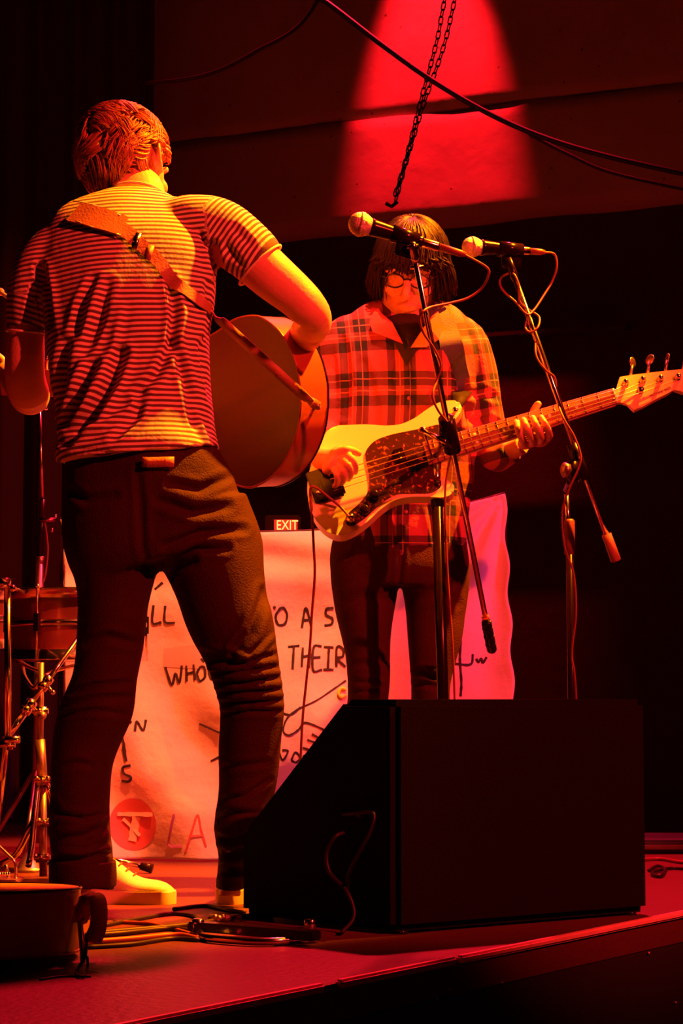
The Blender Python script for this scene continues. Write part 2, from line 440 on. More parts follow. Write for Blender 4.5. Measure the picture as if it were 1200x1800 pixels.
prism(bm, [Vector((q0.x, q0.y, -.9)), Vector((q1.x, q1.y, -.9)), Vector((q1.x, q1.y, 5.6)), Vector((q0.x, q0.y, 5.6))], wn, 0.05)
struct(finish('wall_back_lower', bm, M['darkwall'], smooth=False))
# thin ledge on the lower wall
bm = N(); c = (P(845, 585, 7.5) + P(915, 590, 7.45)) / 2; box(bm, P(900, 588, 7.62), (0.9, 0.05, 0.02), basis((0, 0, 1), wd), 0.004)
struct(finish('trim_5', bm, M['darkwall'], smooth=False))
# side walls and ceiling of the hall
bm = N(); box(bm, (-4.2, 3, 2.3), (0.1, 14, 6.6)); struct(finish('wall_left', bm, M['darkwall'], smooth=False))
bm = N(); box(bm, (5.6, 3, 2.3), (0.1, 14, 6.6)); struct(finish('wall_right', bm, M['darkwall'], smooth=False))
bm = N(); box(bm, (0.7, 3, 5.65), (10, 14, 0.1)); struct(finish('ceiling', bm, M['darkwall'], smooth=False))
# black curtain at the left
bm = N(); rows = []
for j in range(13):
    z = 0.02 + j * 0.33; row = []
    for i in range(161):
        s = i / 160; x = -3.2 + 2.5 * s
        row.append(bm.verts.new((x, 7.5 + 0.06 * math.sin(s * 110) + 0.03 * math.sin(s * 47 + 1) * (1 - z / 6), z)))
    rows.append(row)
for j in range(12):
    for i in range(160): bm.faces.new((rows[j][i], rows[j][i + 1], rows[j + 1][i + 1], rows[j + 1][i]))
o = finish('curtain', bm, M['curtain']); sm = o.modifiers.new('thick', 'SOLIDIFY'); sm.thickness = 0.004
tag(o, 'black folded stage curtain hanging at the far left', 'curtain')

# ------------------------------------------------------------------ hanging chain, cables
t = thing('chain', 'pair of dark chain strands hanging slanting across the red spotlit wall', 'chain', P(692, 358, 6.9))
lb = N()
tube(lb, [Vector((math.cos(a) * .0075, 0, math.sin(a) * .0075 + (0.008 if math.sin(a) > 0 else -0.008))) for a in [math.pi * 2 * (i + .5) / 12 for i in range(12)]], 0.0026, 5, closed=True)
lme = bpy.data.meshes.new('link'); lb.to_mesh(lb_me := lme); lb.free(); lme.materials.append(M['blackmetal'])
lme.polygons.foreach_set('use_smooth', [True] * len(lme.polygons))
for (pts) in ([(880, -330), (806, -30), (780, 80), (742, 190), (712, 290), (694, 356)], [(862, -330), (788, -30), (768, 70), (740, 175), (712, 285), (690, 356)]):
    path = [Vector(v) for v in cr([tuple(P(x, y, 6.9)) for x, y in pts], 30)]
    cum = [0]
    for p, q in zip(path, path[1:]): cum.append(cum[-1] + (q - p).length)
    n = int(cum[-1] / 0.026); j = 0
    for i in range(n):
        s = (i + .5) * 0.026
        while cum[j + 1] < s: j += 1
        p = path[j].lerp(path[j + 1], (s - cum[j]) / (cum[j + 1] - cum[j])); d = (path[j + 1] - path[j]).normalized()
        R = basis(d, (1, .6, 0) if i % 2 else (-.6, 1, 0))
        o = bpy.data.objects.new('link', lme); COL.objects.link(o)
        o.parent = t; o.matrix_basis = Matrix.Translation(p - t.location) @ R.to_4x4()
bm = N(); c = P(688, 357, 6.9); tube(bm, [c + Vector((-.02, 0, .0)), c + Vector((0, 0, -.012)), c + Vector((.02, 0, .005))], 0.007, 8)
finish('hook', bm, M['blackmetal'], t)
def cabl(name, pts, r, m, label, cat='cable', n=8, sub=8, group=None, parent=None):
    bm = N(); tube(bm, pts, r, n, sub); o = finish(name, bm, m, parent)
    if label: tag(o, label, cat, group)
    return o
cabl('hanging_cable', [P(300, -400, 6.6), P(440, -90, 6.6), P(575, 5, 6.6), (P(670, 78, 6.6)), P(760, 142, 6.6), P(860, 200, 6.6), P(960, 243, 6.6), P(1080, 278, 6.6), P(1260, 318, 6.6)], 0.0095, M['cable'], 'thick black cable swagged diagonally across the red wall light')
cabl('hanging_cable', [P(930, 236, 6.62), P(1000, 272, 6.62), P(1080, 305, 6.62), P(1260, 345, 6.62)], 0.006, M['cable'], 'thin black cable sagging below the thick one at the upper right')
cabl('hanging_cable', [P(250, 148, 6.7), P(360, 132, 6.7), P(450, 90, 6.7), P(545, 22, 6.7), P(620, -160, 6.7), P(660, -400, 6.7)], 0.007, M['cable'], 'faint black cable drooping at the upper left of the red wall light')

# ------------------------------------------------------------------ exit sign
t = thing('exit_sign', 'small glowing red EXIT sign above the top edge of the banner', 'sign', P(497, 925, 7.4))
bm = N(); box(bm, P(497, 928, 7.44), (0.13, 0.05, 0.09), bev=0.005); finish('housing', bm, M['blackplastic'], t, False)
bm = N(); box(bm, P(502, 928, 7.41), (0.085, 0.01, 0.06)); finish('face', bm, M['exit_red'], t, False)
me = text_mesh('EXIT', 0.050, 0.002, P(485, 931, 7.40), (1, 0, 0), (0, -1, 0), sx=0.78); link('lettering', me, M['exit_letter'], t, False)

# ------------------------------------------------------------------ banner
BY = 5.8
def rip(x, z):
    cx, cz = P(887, 868, BY).x, P(887, 868, BY).z
    ang = math.atan2(cz - z + .001, cx - x + .001); rr = math.hypot(cx - x, cz - z)
    w = math.exp(-((rr - .35) / .35) ** 2)
    r = 0.016 * math.sin(14 * ang) * w
    r += 0.012 * math.sin(9 * x + 2.2 * z + 2 * noise.noise(Vector((x * 2, z * 2, 0))))
    r += 0.022 * noise.noise(Vector((x * 3.1, z * 5.5, 2.2))) + 0.007 * noise.noise(Vector((x * 9, z * 11, 5.2)))
    # slanting folds down the left half
    r += 0.020 * math.sin(22 * (x * 0.9 + z * 0.45)) * max(0, min(1, (0.0 - x) * 2.5)) * max(0, min(1, (0.75 - z) * 3))
    # small gathers under the sagging top edge
    r += 0.009 * math.sin(55 * z + 6 * x) * max(0, min(1, (z - 0.72) * 6)) * max(0, min(1, (.18 - x) * 5))
    return r
ex = [105, 300, 450, 580, 700, 820, 887]; ey = [912, 934, 936, 931, 912, 886, 868]
def btop(u): return np.interp(105 + 782 * u, ex, ey)
def bpos(u, v):
    y0 = btop(u); yb = 1512; py = y0 + (yb - y0) * v
    px = 105 + (782 + 18 * min(v * 1.5, 1) + 3 * math.sin(v * 40)) * u
    if u < .001: px += 20 * min(v * 3, 1)
    p = P(px, py, BY); return Vector((p.x, BY + rip(p.x, p.z), p.z))
t = thing('banner', 'hand-painted white bedsheet banner hung behind the musicians, covered in black words', 'banner', G(500, 1510))
bm = N(); NU, NV = 150, 110
g = [[bm.verts.new(bpos(i / NU, j / NV)) for i in range(NU + 1)] for j in range(NV + 1)]
for j in range(NV):
    for i in range(NU): bm.faces.new((g[j][i], g[j][i + 1], g[j + 1][i + 1], g[j + 1][i]))
o = finish('sheet', bm, M['banner'], t); s = o.modifiers.new('th', 'SOLIDIFY'); s.thickness = 0.0015
def onb(px, py, off=0.006):
    p = P(px, py, BY); return Vector((p.x, BY + rip(p.x, p.z) - off, p.z))
def stroke(bm, pts, wpx=4.5, sub=6, off=0.0022):
    q = cr(pts, sub) if len(pts) > 2 else [np.array(pts[0]) + (np.array(pts[1]) - np.array(pts[0])) * i / 6 for i in range(7)]
    C = [onb(a[0], a[1], off) for a in q]; n = Vector((0, -1, 0)); rng = random.Random(len(pts) * 7 + pts[0][0])
    ribbon(bm, C, [n] * len(C), [wpx / 620 * (0.85 + 0.35 * rng.random()) for _ in C], 0.001)
LET = {
 'lettering': (M['ink'], 4.2, [
  [(270,1064),(268,1095),(284,1094)], [(291,1065),(290,1093),(308,1095)],
  [(480,1068),(484,1066)], [(491,1070),(484,1082),(488,1097),(500,1096),(504,1080),(498,1068),(490,1070)],
  [(530,1103),(537,1068),(547,1101)], [(532,1090),(545,1089)],
  [(586,1068),(574,1070),(573,1080),(584,1087),(582,1097),(570,1099)],
  [(290,1172),(301,1204),(308,1184),(315,1200),(320,1170)], [(328,1170),(328,1198)], [(341,1168),(343,1196)], [(328,1184),(342,1182)],
  [(353,1172),(347,1184),(352,1197),(361,1190),(360,1174),(353,1172)], [(354,1158),(360,1164)], [(366,1170),(373,1194),(382,1168)],
  [(506,1137),(526,1135)], [(516,1137),(514,1176)], [(532,1138),(530,1172)], [(545,1136),(543,1174)], [(531,1155),(544,1152)],
  [(565,1136),(551,1138),(550,1178),(566,1177)], [(551,1156),(563,1155)],
  [(569,1137),(586,1138)], [(578,1138),(576,1176)], [(568,1177),(586,1177)],
  [(591,1172),(592,1138),(603,1141),(602,1154),(592,1157),(607,1172)],
  [(218,1262),(232,1270)], [(238,1285),(241,1268),(252,1284),(257,1265)],
  [(214,1290),(219,1312),(221,1335)], [(217,1312),(222,1338)],
  [(230,1345),(216,1349),(218,1360),(230,1366),(226,1374),(213,1373)],
  [(808,1120),(807,1160),(810,1200),(809,1224)], [(798,1167),(826,1168),(830,1150)], [(836,1158),(840,1164),(845,1158),(848,1165),(855,1155)],
  [(272,1036),(286,1024)]]),
 'drawing': (M['ink'], 3.2, [
  [(608,1196),(585,1212),(555,1232),(525,1246),(505,1262),(498,1284),(508,1292),(525,1282),(535,1270),(560,1278),(585,1292)],
  [(495,1253),(512,1256),(528,1243)], [(490,1320),(497,1336),(506,1320),(496,1318)], [(512,1336),(519,1322),(527,1332),(520,1340),(512,1336)],
  [(530,1340),(535,1328),(545,1333)], [(540,1300),(556,1306)], [(532,1314),(550,1320)], [(548,1290),(566,1300)],
  [(350,1272),(368,1280),(386,1288)], [(370,1338),(386,1330)]]),
 'purple_lettering': (M['purple_paint'], 4, [[(307,1430),(300,1460),(297,1486),(320,1488)]]),
 'red_lettering': (M['red_paint'], 3.6, [[(326,1498),(338,1460),(348,1432),(354,1460),(362,1488)], [(334,1470),(356,1468)]]),
}
def near(A, B, d=5): return any(abs(a[0] - b[0]) < d and abs(a[1] - b[1]) < 30 for a in A for b in B)
for nm, (m, wd_, ss) in LET.items():
    groups = []
    for q in ss:
        hit = [g_ for g_ in groups if q != [(354, 1158), (360, 1164)] and any(near(q, r_) for r_ in g_ if r_ != [(354, 1158), (360, 1164)])]
        ng = [q] + [x for g_ in hit for x in g_]; groups = [g_ for g_ in groups if g_ not in hit] + [ng]
    for g_ in groups:
        bm = N()
        for q in g_: stroke(bm, q, wd_)
        finish('painted_word' if 'letter' in nm else 'painted_line', bm, m, t, False, kind='stuff' if len(g_) > 4 else None)
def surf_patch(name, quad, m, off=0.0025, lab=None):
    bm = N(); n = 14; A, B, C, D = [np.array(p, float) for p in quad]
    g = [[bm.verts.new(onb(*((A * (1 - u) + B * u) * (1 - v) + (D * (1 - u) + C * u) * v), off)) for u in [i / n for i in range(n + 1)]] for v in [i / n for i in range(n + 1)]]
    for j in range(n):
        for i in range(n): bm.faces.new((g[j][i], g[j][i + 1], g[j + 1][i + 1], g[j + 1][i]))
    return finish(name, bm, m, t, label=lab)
surf_patch('darker_patch', [(288, 1140), (385, 1128), (385, 1178), (286, 1172)], mat('darker_pink', (0.66, 0.44, 0.42), 0.85), lab='square patch of darker pink on the sheet')  # area of darker, pinker tone laid over the sheet
bm = N(); n = 30
c0 = bm.verts.new(onb(232, 1452, .003)); rr = []
for q in range(1, 6): rr.append([bm.verts.new(onb(232 + 42 * q / 5 * math.cos(2 * math.pi * i / n), 1450 + 46 * q / 5 * math.sin(2 * math.pi * i / n) * (1.0), .003)) for i in range(n)])
for i in range(n): bm.faces.new((c0, rr[0][i], rr[0][(i + 1) % n]))
for a, b in zip(rr, rr[1:]):
    for i in range(n): bm.faces.new((a[i], b[i], b[(i + 1) % n], a[(i + 1) % n]))
finish('painted_disc', bm, M['red_paint'], t, label='pink painted disc at the lower left')
bm = N(); stroke(bm, [(204, 1432), (268, 1432)], 7, off=.006); stroke(bm, [(238, 1436), (230, 1480)], 14, off=.006); stroke(bm, [(214, 1440), (244, 1470)], 5, off=.0065); finish('disc_figure', bm, mat('pale_paint', (0.72, 0.5, 0.42), 0.8), t, False)
bm = N(); q = cr([(608, 1212), (600, 1210), (595, 1218), (600, 1226), (608, 1222)], 6); tube(bm, [onb(a[0], a[1], .007) for a in q], 0.0045, 6); finish('yellow_mark', bm, M['bright_yellow'], t, label='small bright yellow curl')  # small raised curl in plain bright yellow on the sheet
# stand carrying the banner
t = thing('banner_stand', 'black pipe stand carrying the painted banner from behind', 'stand', G(500, 1500))
for s, (px, y0) in enumerate(((112, 915), (884, 866))):
    p = P(px, y0, BY + .045); bm = N(); tube(bm, [Vector((p.x, p.y, 0.012)), Vector((p.x, p.y, p.z))], 0.011, 10)
    finish('post', bm, M['blackmetal'], t)
    bm = N(); box(bm, (p.x, p.y + .02, 0.006), (0.06, 0.34, 0.012), bev=.003); finish('foot', bm, M['blackmetal'], t, False)
bm = N(); tube(bm, [P(x, y - 1, BY + .03) for x, y in zip(ex, ey)], 0.004, 6, 3); finish('cord', bm, M['cable'], t)

# ------------------------------------------------------------------ stage monitor wedge
A0 = G(695, 1645); B0 = G(1143, 1608); C0 = G(420, 1612)
e1 = (B0 - A0); e2 = (C0 - A0); HT = 0.455
t = thing('stage_monitor', 'large black carpeted wedge floor monitor seen from behind on the stage edge', 'speaker', A0)
def mon(s, q, z): return A0 + e1 * s + e2 * q + Vector((0, 0, z))
side = [(0, 0.006), (0, HT), (0.33, HT), (1.0, 0.175), (1.0, 0.006)]
bm = N()
Lf = [bm.verts.new(mon(0, q, z)) for q, z in side]; Rt = [bm.verts.new(mon(1, q, z)) for q, z in side]
bm.faces.new(Lf); bm.faces.new(Rt[::-1])
for i in range(5): bm.faces.new((Lf[i], Rt[i], Rt[(i + 1) % 5], Lf[(i + 1) % 5]))
bmesh.ops.bevel(bm, geom=bm.edges[:], offset=0.014, segments=4, affect='EDGES')
finish('cabinet', bm, M['carpetbox'], t, auto=40)
sn = (-e1).normalized()
pl = Plane(0, 0, 1, sn); pl.o = A0.copy()
bm = N(); prism(bm, [pl.hit(x, y, .004) for x, y in ((590, 1415), (662, 1415), (662, 1600), (590, 1596))], sn, 0.006, 0.001); finish('jack_plate', bm, M['blackplastic'], t, False)
for (x, y) in ((608, 1432), (640, 1432), (603, 1500), (615, 1572)):
    bm = N(); lathe(bm, [(-.004, .012), (.008, .012), (.008, .009), (.014, .008)], pl.hit(x, y, .004), sn, 16); finish('socket', bm, M['blackmetal'], t)
bm = N(); c = pl.hit(470, 1560, .003); 
fn = (mon(0, .33, HT) - mon(0, 1, .175)); fnrm = e1.normalized().cross(fn.normalized()); 
if fnrm.z < 0: fnrm = -fnrm
prism(bm, [mon(s, q, HT - (q - .33) / .67 * (HT - .175)) + fnrm * 0.006 for s, q in ((.06, .38), (.94, .38), (.94, .95), (.06, .95))], fnrm, 0.005, .001); finish('grille', bm, M['blackmetal'], t, False)
for (s, q) in ((.05, .05), (.95, .05), (.05, .92), (.95, .92)):
    bm = N(); lathe(bm, [(0, .014), (.008, .012)], mon(s, q, 0), (0, 0, 1), 12); finish('foot', bm, M['blackplastic'], t)
cabl('speaker_cable', [pl.hit(600, 1432, .014), pl.hit(625, 1430, .05), pl.hit(656, 1430, .05), pl.hit(650, 1462, .06), pl.hit(630, 1500, .07), pl.hit(612, 1540, .06), pl.hit(610, 1572, .02)], 0.0038, M['cable'], 'dark cable looping down the jack plate of the wedge monitor', sub=8)
cabl('speaker_cable', [pl.hit(614, 1462, .012), pl.hit(590, 1470, .05), pl.hit(574, 1500, .06), pl.hit(580, 1535, .06), pl.hit(610, 1568, .05), pl.hit(622, 1610, .05), G(600, 1640, .006)], 0.004, M['cable'], 'curved black cable hanging lowest on the side of the wedge monitor', sub=8)

# ------------------------------------------------------------------ microphones and stands
def microphone(ballc, tail, label, br=0.0255):
    d = (tail - ballc); L = d.length; d.normalize()
    t = thing('microphone', label, 'microphone', ballc)
    bm = N(); prof = [(-br, .001)] + [(-br * math.cos(a), br * math.sin(a)) for a in [math.pi * i / 16 for i in range(1, 8)]] + [(0, br), (.004, br * 1.0), (.010, br * .96), (.022, br * .72)]
    lathe(bm, prof, ballc, d, 32); finish('grille', bm, M['grille'], t)
    bm = N(); lathe(bm, [(-.004, br * 1.01), (-.004, br * 1.045), (.004, br * 1.045), (.004, br * 1.01)], ballc, d, 32); finish('grille_band', bm, M['grille'], t)
    bm = N(); lathe(bm, [(.018, .016), (.024, .0195), (.030, .0185), (L * .45, .0135), (L * .58, .0118), (L * .60, .0112), (L * .60, .004)], ballc, d, 28); finish('handle', bm, M['blackmetal'], t)
    bm = N(); lathe(bm, [(L * .59, .0098), (L * .60, .0102), (L * .74, .0102), (L * .755, .009), (L * .76, .004)], ballc, d, 24); finish('plug', bm, M['chrome'], t)
    return t, d, L
def ucable(*a, **k): return cabl(*a, **k)
# stand 1
m1b = P(633, 394, 4.25); m1t = P(815, 447, 4.30)
t, d1, L1 = microphone(m1b, m1t, 'nearer silver-ball microphone on the left stand, lit amber')
bm = N(); e1p = m1b + d1 * L1 * .75; lathe(bm, [(0, .0085), (.05, .0075), (.062, .005)], e1p, d1, 16); finish('boot', bm, M['redcable'], t)
def clip(t, c, d, down):
    bm = N(); R = basis(d, down); lathe(bm, [(-.03, .0165), (-.03, .019), (.03, .0165), (.03, .014)], c, d, 20)
    box(bm, c + Vector(down).normalized() * .03, (.03, .012, .05), basis(d, down), .004)
    finish('clip', bm, M['blackplastic'], t)
T1 = P(728, 448, 4.27); E1 = P(864, 1142, 4.98); K1 = P(790, 765, 4.60)
s1 = thing('microphone_stand', 'left black and chrome boom stand with a thick pole behind the wedge monitor', 'microphone stand', G(789, 1532 - 30))
dir1 = (E1 - T1).normalized(); K1 = T1 + dir1 * ((P(785, 745, 4.6) - T1).length)
bm = N(); tube(bm, [T1, T1 + dir1 * (E1 - T1).length * .93], 0.0065, 12); finish('boom', bm, M['chrome'], s1)
bm = N(); lathe(bm, [(0, .008), (0, .0115), (.008, .0125), (.09, .0125), (.095, .010)], E1 - dir1 * .09, dir1, 16); finish('end_grip', bm, M['blackplastic'], s1)
for k in range(3):
    bm = N(); lathe(bm, [(0, .0122), (0, .0135), (.003, .0135), (.003, .0122)], E1 - dir1 * (.02 + .025 * k), dir1, 14); finish('grip_ring', bm, M['blackmetal'], s1)
bm = N(); lathe(bm, [(0, .008), (0, .0095), (.004, .0095), (.004, .008)], E1 - dir1 * .105, dir1, 14); finish('orange_band', bm, mat('orange_band', (.8, .3, .05), .5), s1)
clip(s1, m1b + d1 * L1 * .43, d1, (0.1, 0, -1))
bm = N(); lathe(bm, [(0, .006), (0.01, .010), (.035, .010), (.05, .006)], T1 - dir1 * .03, dir1, 14); tube(bm, [T1 - dir1 * .02 + Vector((-.012, 0, 0)), T1 - dir1 * .02 + Vector((.012, 0, 0))], .006, 10); finish('swivel', bm, M['chrome'], s1)
tube_b = N(); tube(tube_b, [T1 + dir1 * .03 + Vector((-.015, 0, 0)), T1 + dir1 * .03 + Vector((.015, 0, 0))], .0045, 8); finish('collar', tube_b, M['chrome'], s1)
pb = G(788, 1225 + 1656 / 4.82); pt = K1 + Vector((-.02, .01, -.03)); pt2 = Vector((pb.x - .035, pb.y, pt.z)); pt = Vector((pt.x - .01, pb.y, pt.z))
PT = P(766, 800, pb.y)
bm = N(); lathe(bm, [(-.045, .015), (-.045, .019), (.045, .019), (.045, .015)], K1, dir1, 16); box(bm, K1 + Vector((-.005, .02, 0)), (.035, .05, .05), None, .006); finish('clutch', bm, M['blackplastic'], s1)
bm = N(); tube(bm, [K1 + Vector((-.01, -.02, -.02)), P(745, 758, 4.62)], .006, 8); ball(bm, P(743, 756, 4.62), (.010, .008, .008)); tube(bm, [P(745, 758, 4.62), P(757, 800, 4.70)], .003, 8); finish('clutch_lever', bm, M['chrome'], s1)
bm = N(); tube(bm, [PT, PT.lerp(pb, .12)], .0085, 14); finish('inner_pole', bm, M['chrome'], s1)
pc = P(768, 868, pb.y)
bm = N(); lathe(bm, [(-.032, .010), (-.032, .016), (.02, .0165), (.032, .0135), (.032, .010)], pc, (PT - pb), 16); finish('height_clutch', bm, M['blackplastic'], s1)
bm = N(); tube(bm, [pc, Vector((pb.x, pb.y, .03))], .0135, 16); finish('pole', bm, M['blackmetal'], s1)
bm = N(); tube(bm, [PT, K1], .008, 10); finish('neck', bm, M['blackmetal'], s1)
bm = N(); lathe(bm, [(0, .125), (.012, .125), (.02, .115), (.028, .03), (.05, .02)], pb, (0, 0, 1), 36); finish('base', bm, M['blackmetal'], s1)
s1.location = pb; 
for c in s1.children: c.matrix_parent_inverse = Matrix.Translation(-pb)
# cable of mic 1
cz = e1p + d1 * .058
ucable('microphone_cable', [cz, P(855, 470, 4.33), P(857, 487, 4.34), P(846, 507, 4.36), P(822, 524, 4.36), P(790, 533, 4.35), P(757, 540, 4.33), P(743, 548, 4.31), P(737, 560, 4.33), P(744, 585, 4.36), P(762, 612, 4.40), P(774, 640, 4.45), P(768, 668, 4.46), P(760, 695, 4.44), P(770, 722, 4.46), P(788, 745, 4.55), P(800, 770, 4.64), P(790, 810, 4.75), P(782, 870, 4.77), P(786, 1000, 4.78), P(798, 1200, 4.79), Vector((pb.x + .02, pb.y, .05))],
       0.0027, M['redcable'], 'cable looping from the nearer microphone and winding down the left stand', sub=8)
# stand 2
m2b = P(829, 434, 4.72); m2t = P(963, 444, 4.78)
t, d2, L2 = microphone(m2b, m2t, 'farther microphone on the right stand, dimmer and pink', .0235)
bm = N(); e2p = m2b + d2 * L2 * .75; lathe(bm, [(0, .008), (.03, .0075), (.04, .005)], e2p, d2, 16); finish('boot', bm, M['redcable'], t)
T2 = P(897, 468, 4.74); E2 = P(1082, 985, 4.80); dir2 = (E2 - T2).normalized()
pb2 = G(1008, 1225 + 1656 / 4.8)
s2 = thing('microphone_stand', 'right chrome boom stand leaning across the bass neck, pole behind the wedge monitor', 'microphone stand', pb2)
clip(s2, m2b + d2 * L2 * .5, d2, (0.1, 0, -1))
bm = N(); lathe(bm, [(-.02, .006), (-.02, .010), (.02, .010), (.035, .008)], T2, dir2, 14); finish('swivel', bm, M['blackmetal'], s2)
bm = N(); tube(bm, [T2, E2 - dir2 * .05], .0068, 14); finish('boom', bm, M['chrome'], s2)
bm = N(); lathe(bm, [(-.065, .008), (-.065, .0115), (0, .0125), (.003, .009)], E2, dir2, 14); finish('end_grip', bm, mat('red_rubber_grip', (.30, .10, .08), .6), s2)
K2 = P(1016, 812, 4.765)
bm = N(); lathe(bm, [(-.045, .009), (-.045, .014), (.045, .015), (.045, .009)], K2, dir2, 16); box(bm, K2 + Vector((-.012, .0, -.02)), (.03, .03, .05), None, .005); finish('clutch', bm, M['blackplastic'], s2)
bm = N(); lathe(bm, [(-.012, .006), (-.012, .016), (0, .018), (.006, .010)], P(991, 826, 4.75), (-1, -.3, 0), 16); finish('wing_knob', bm, M['dullchrome'], s2)
PT2 = P(995, 868, pb2.y)
bm = N(); tube(bm, [K2 + Vector((-.012, .02, -.03)), Vector((PT2.x, pb2.y, PT2.z + .01))], .008, 10); finish('neck', bm, M['blackmetal'], s2)
bm = N(); tube(bm, [PT2, P(1000, 950, pb2.y)], .0065, 14); finish('inner_pole', bm, M['chrome'], s2)
bm = N(); lathe(bm, [(0, .009), (.0, .0125), (.08, .0125), (.085, .009)], P(1001, 975, pb2.y), (0, 0, 1), 14); finish('height_clutch', bm, M['redcable'], s2)
bm = N(); tube(bm, [P(1001, 960, pb2.y), Vector((pb2.x, pb2.y, .03))], .009, 14); finish('pole', bm, M['blackmetal'], s2)
bm = N(); lathe(bm, [(0, .125), (.012, .125), (.02, .115), (.028, .03), (.05, .02)], pb2, (0, 0, 1), 36); finish('base', bm, M['blackmetal'], s2)
c2 = e2p + d2 * .035
ucable('microphone_cable', [c2, P(974, 447, 4.80), P(978, 470, 4.80), P(970, 495, 4.80), P(955, 520, 4.78), P(938, 545, 4.75), P(925, 552, 4.73), P(905, 530, 4.73), P(885, 512, 4.74), P(878, 495, 4.76), P(888, 483, 4.76), P(903, 482, 4.73), P(912, 505, 4.72), P(913, 530, 4.73), P(930, 545, 4.75), P(947, 557, 4.75), P(945, 575, 4.72), P(932, 584, 4.72), P(923, 575, 4.74), P(930, 560, 4.76), P(940, 590, 4.76), P(942, 625, 4.73), P(958, 650, 4.73), P(975, 665, 4.77), P(978, 700, 4.78), P(990, 735, 4.74), P(1010, 770, 4.74), P(1020, 810, 4.74), P(1000, 860, 4.74), P(988, 900, 4.76), P(992, 960, 4.77), P(1008, 1010, 4.78), P(1012, 1080, 4.78), P(1005, 1150, 4.78), P(1012, 1220, 4.78), Vector((pb2.x + .02, pb2.y - .01, .05))],
       0.0025, M['redcable'], 'thin cable knotted in loops around the right boom stand', sub=8)

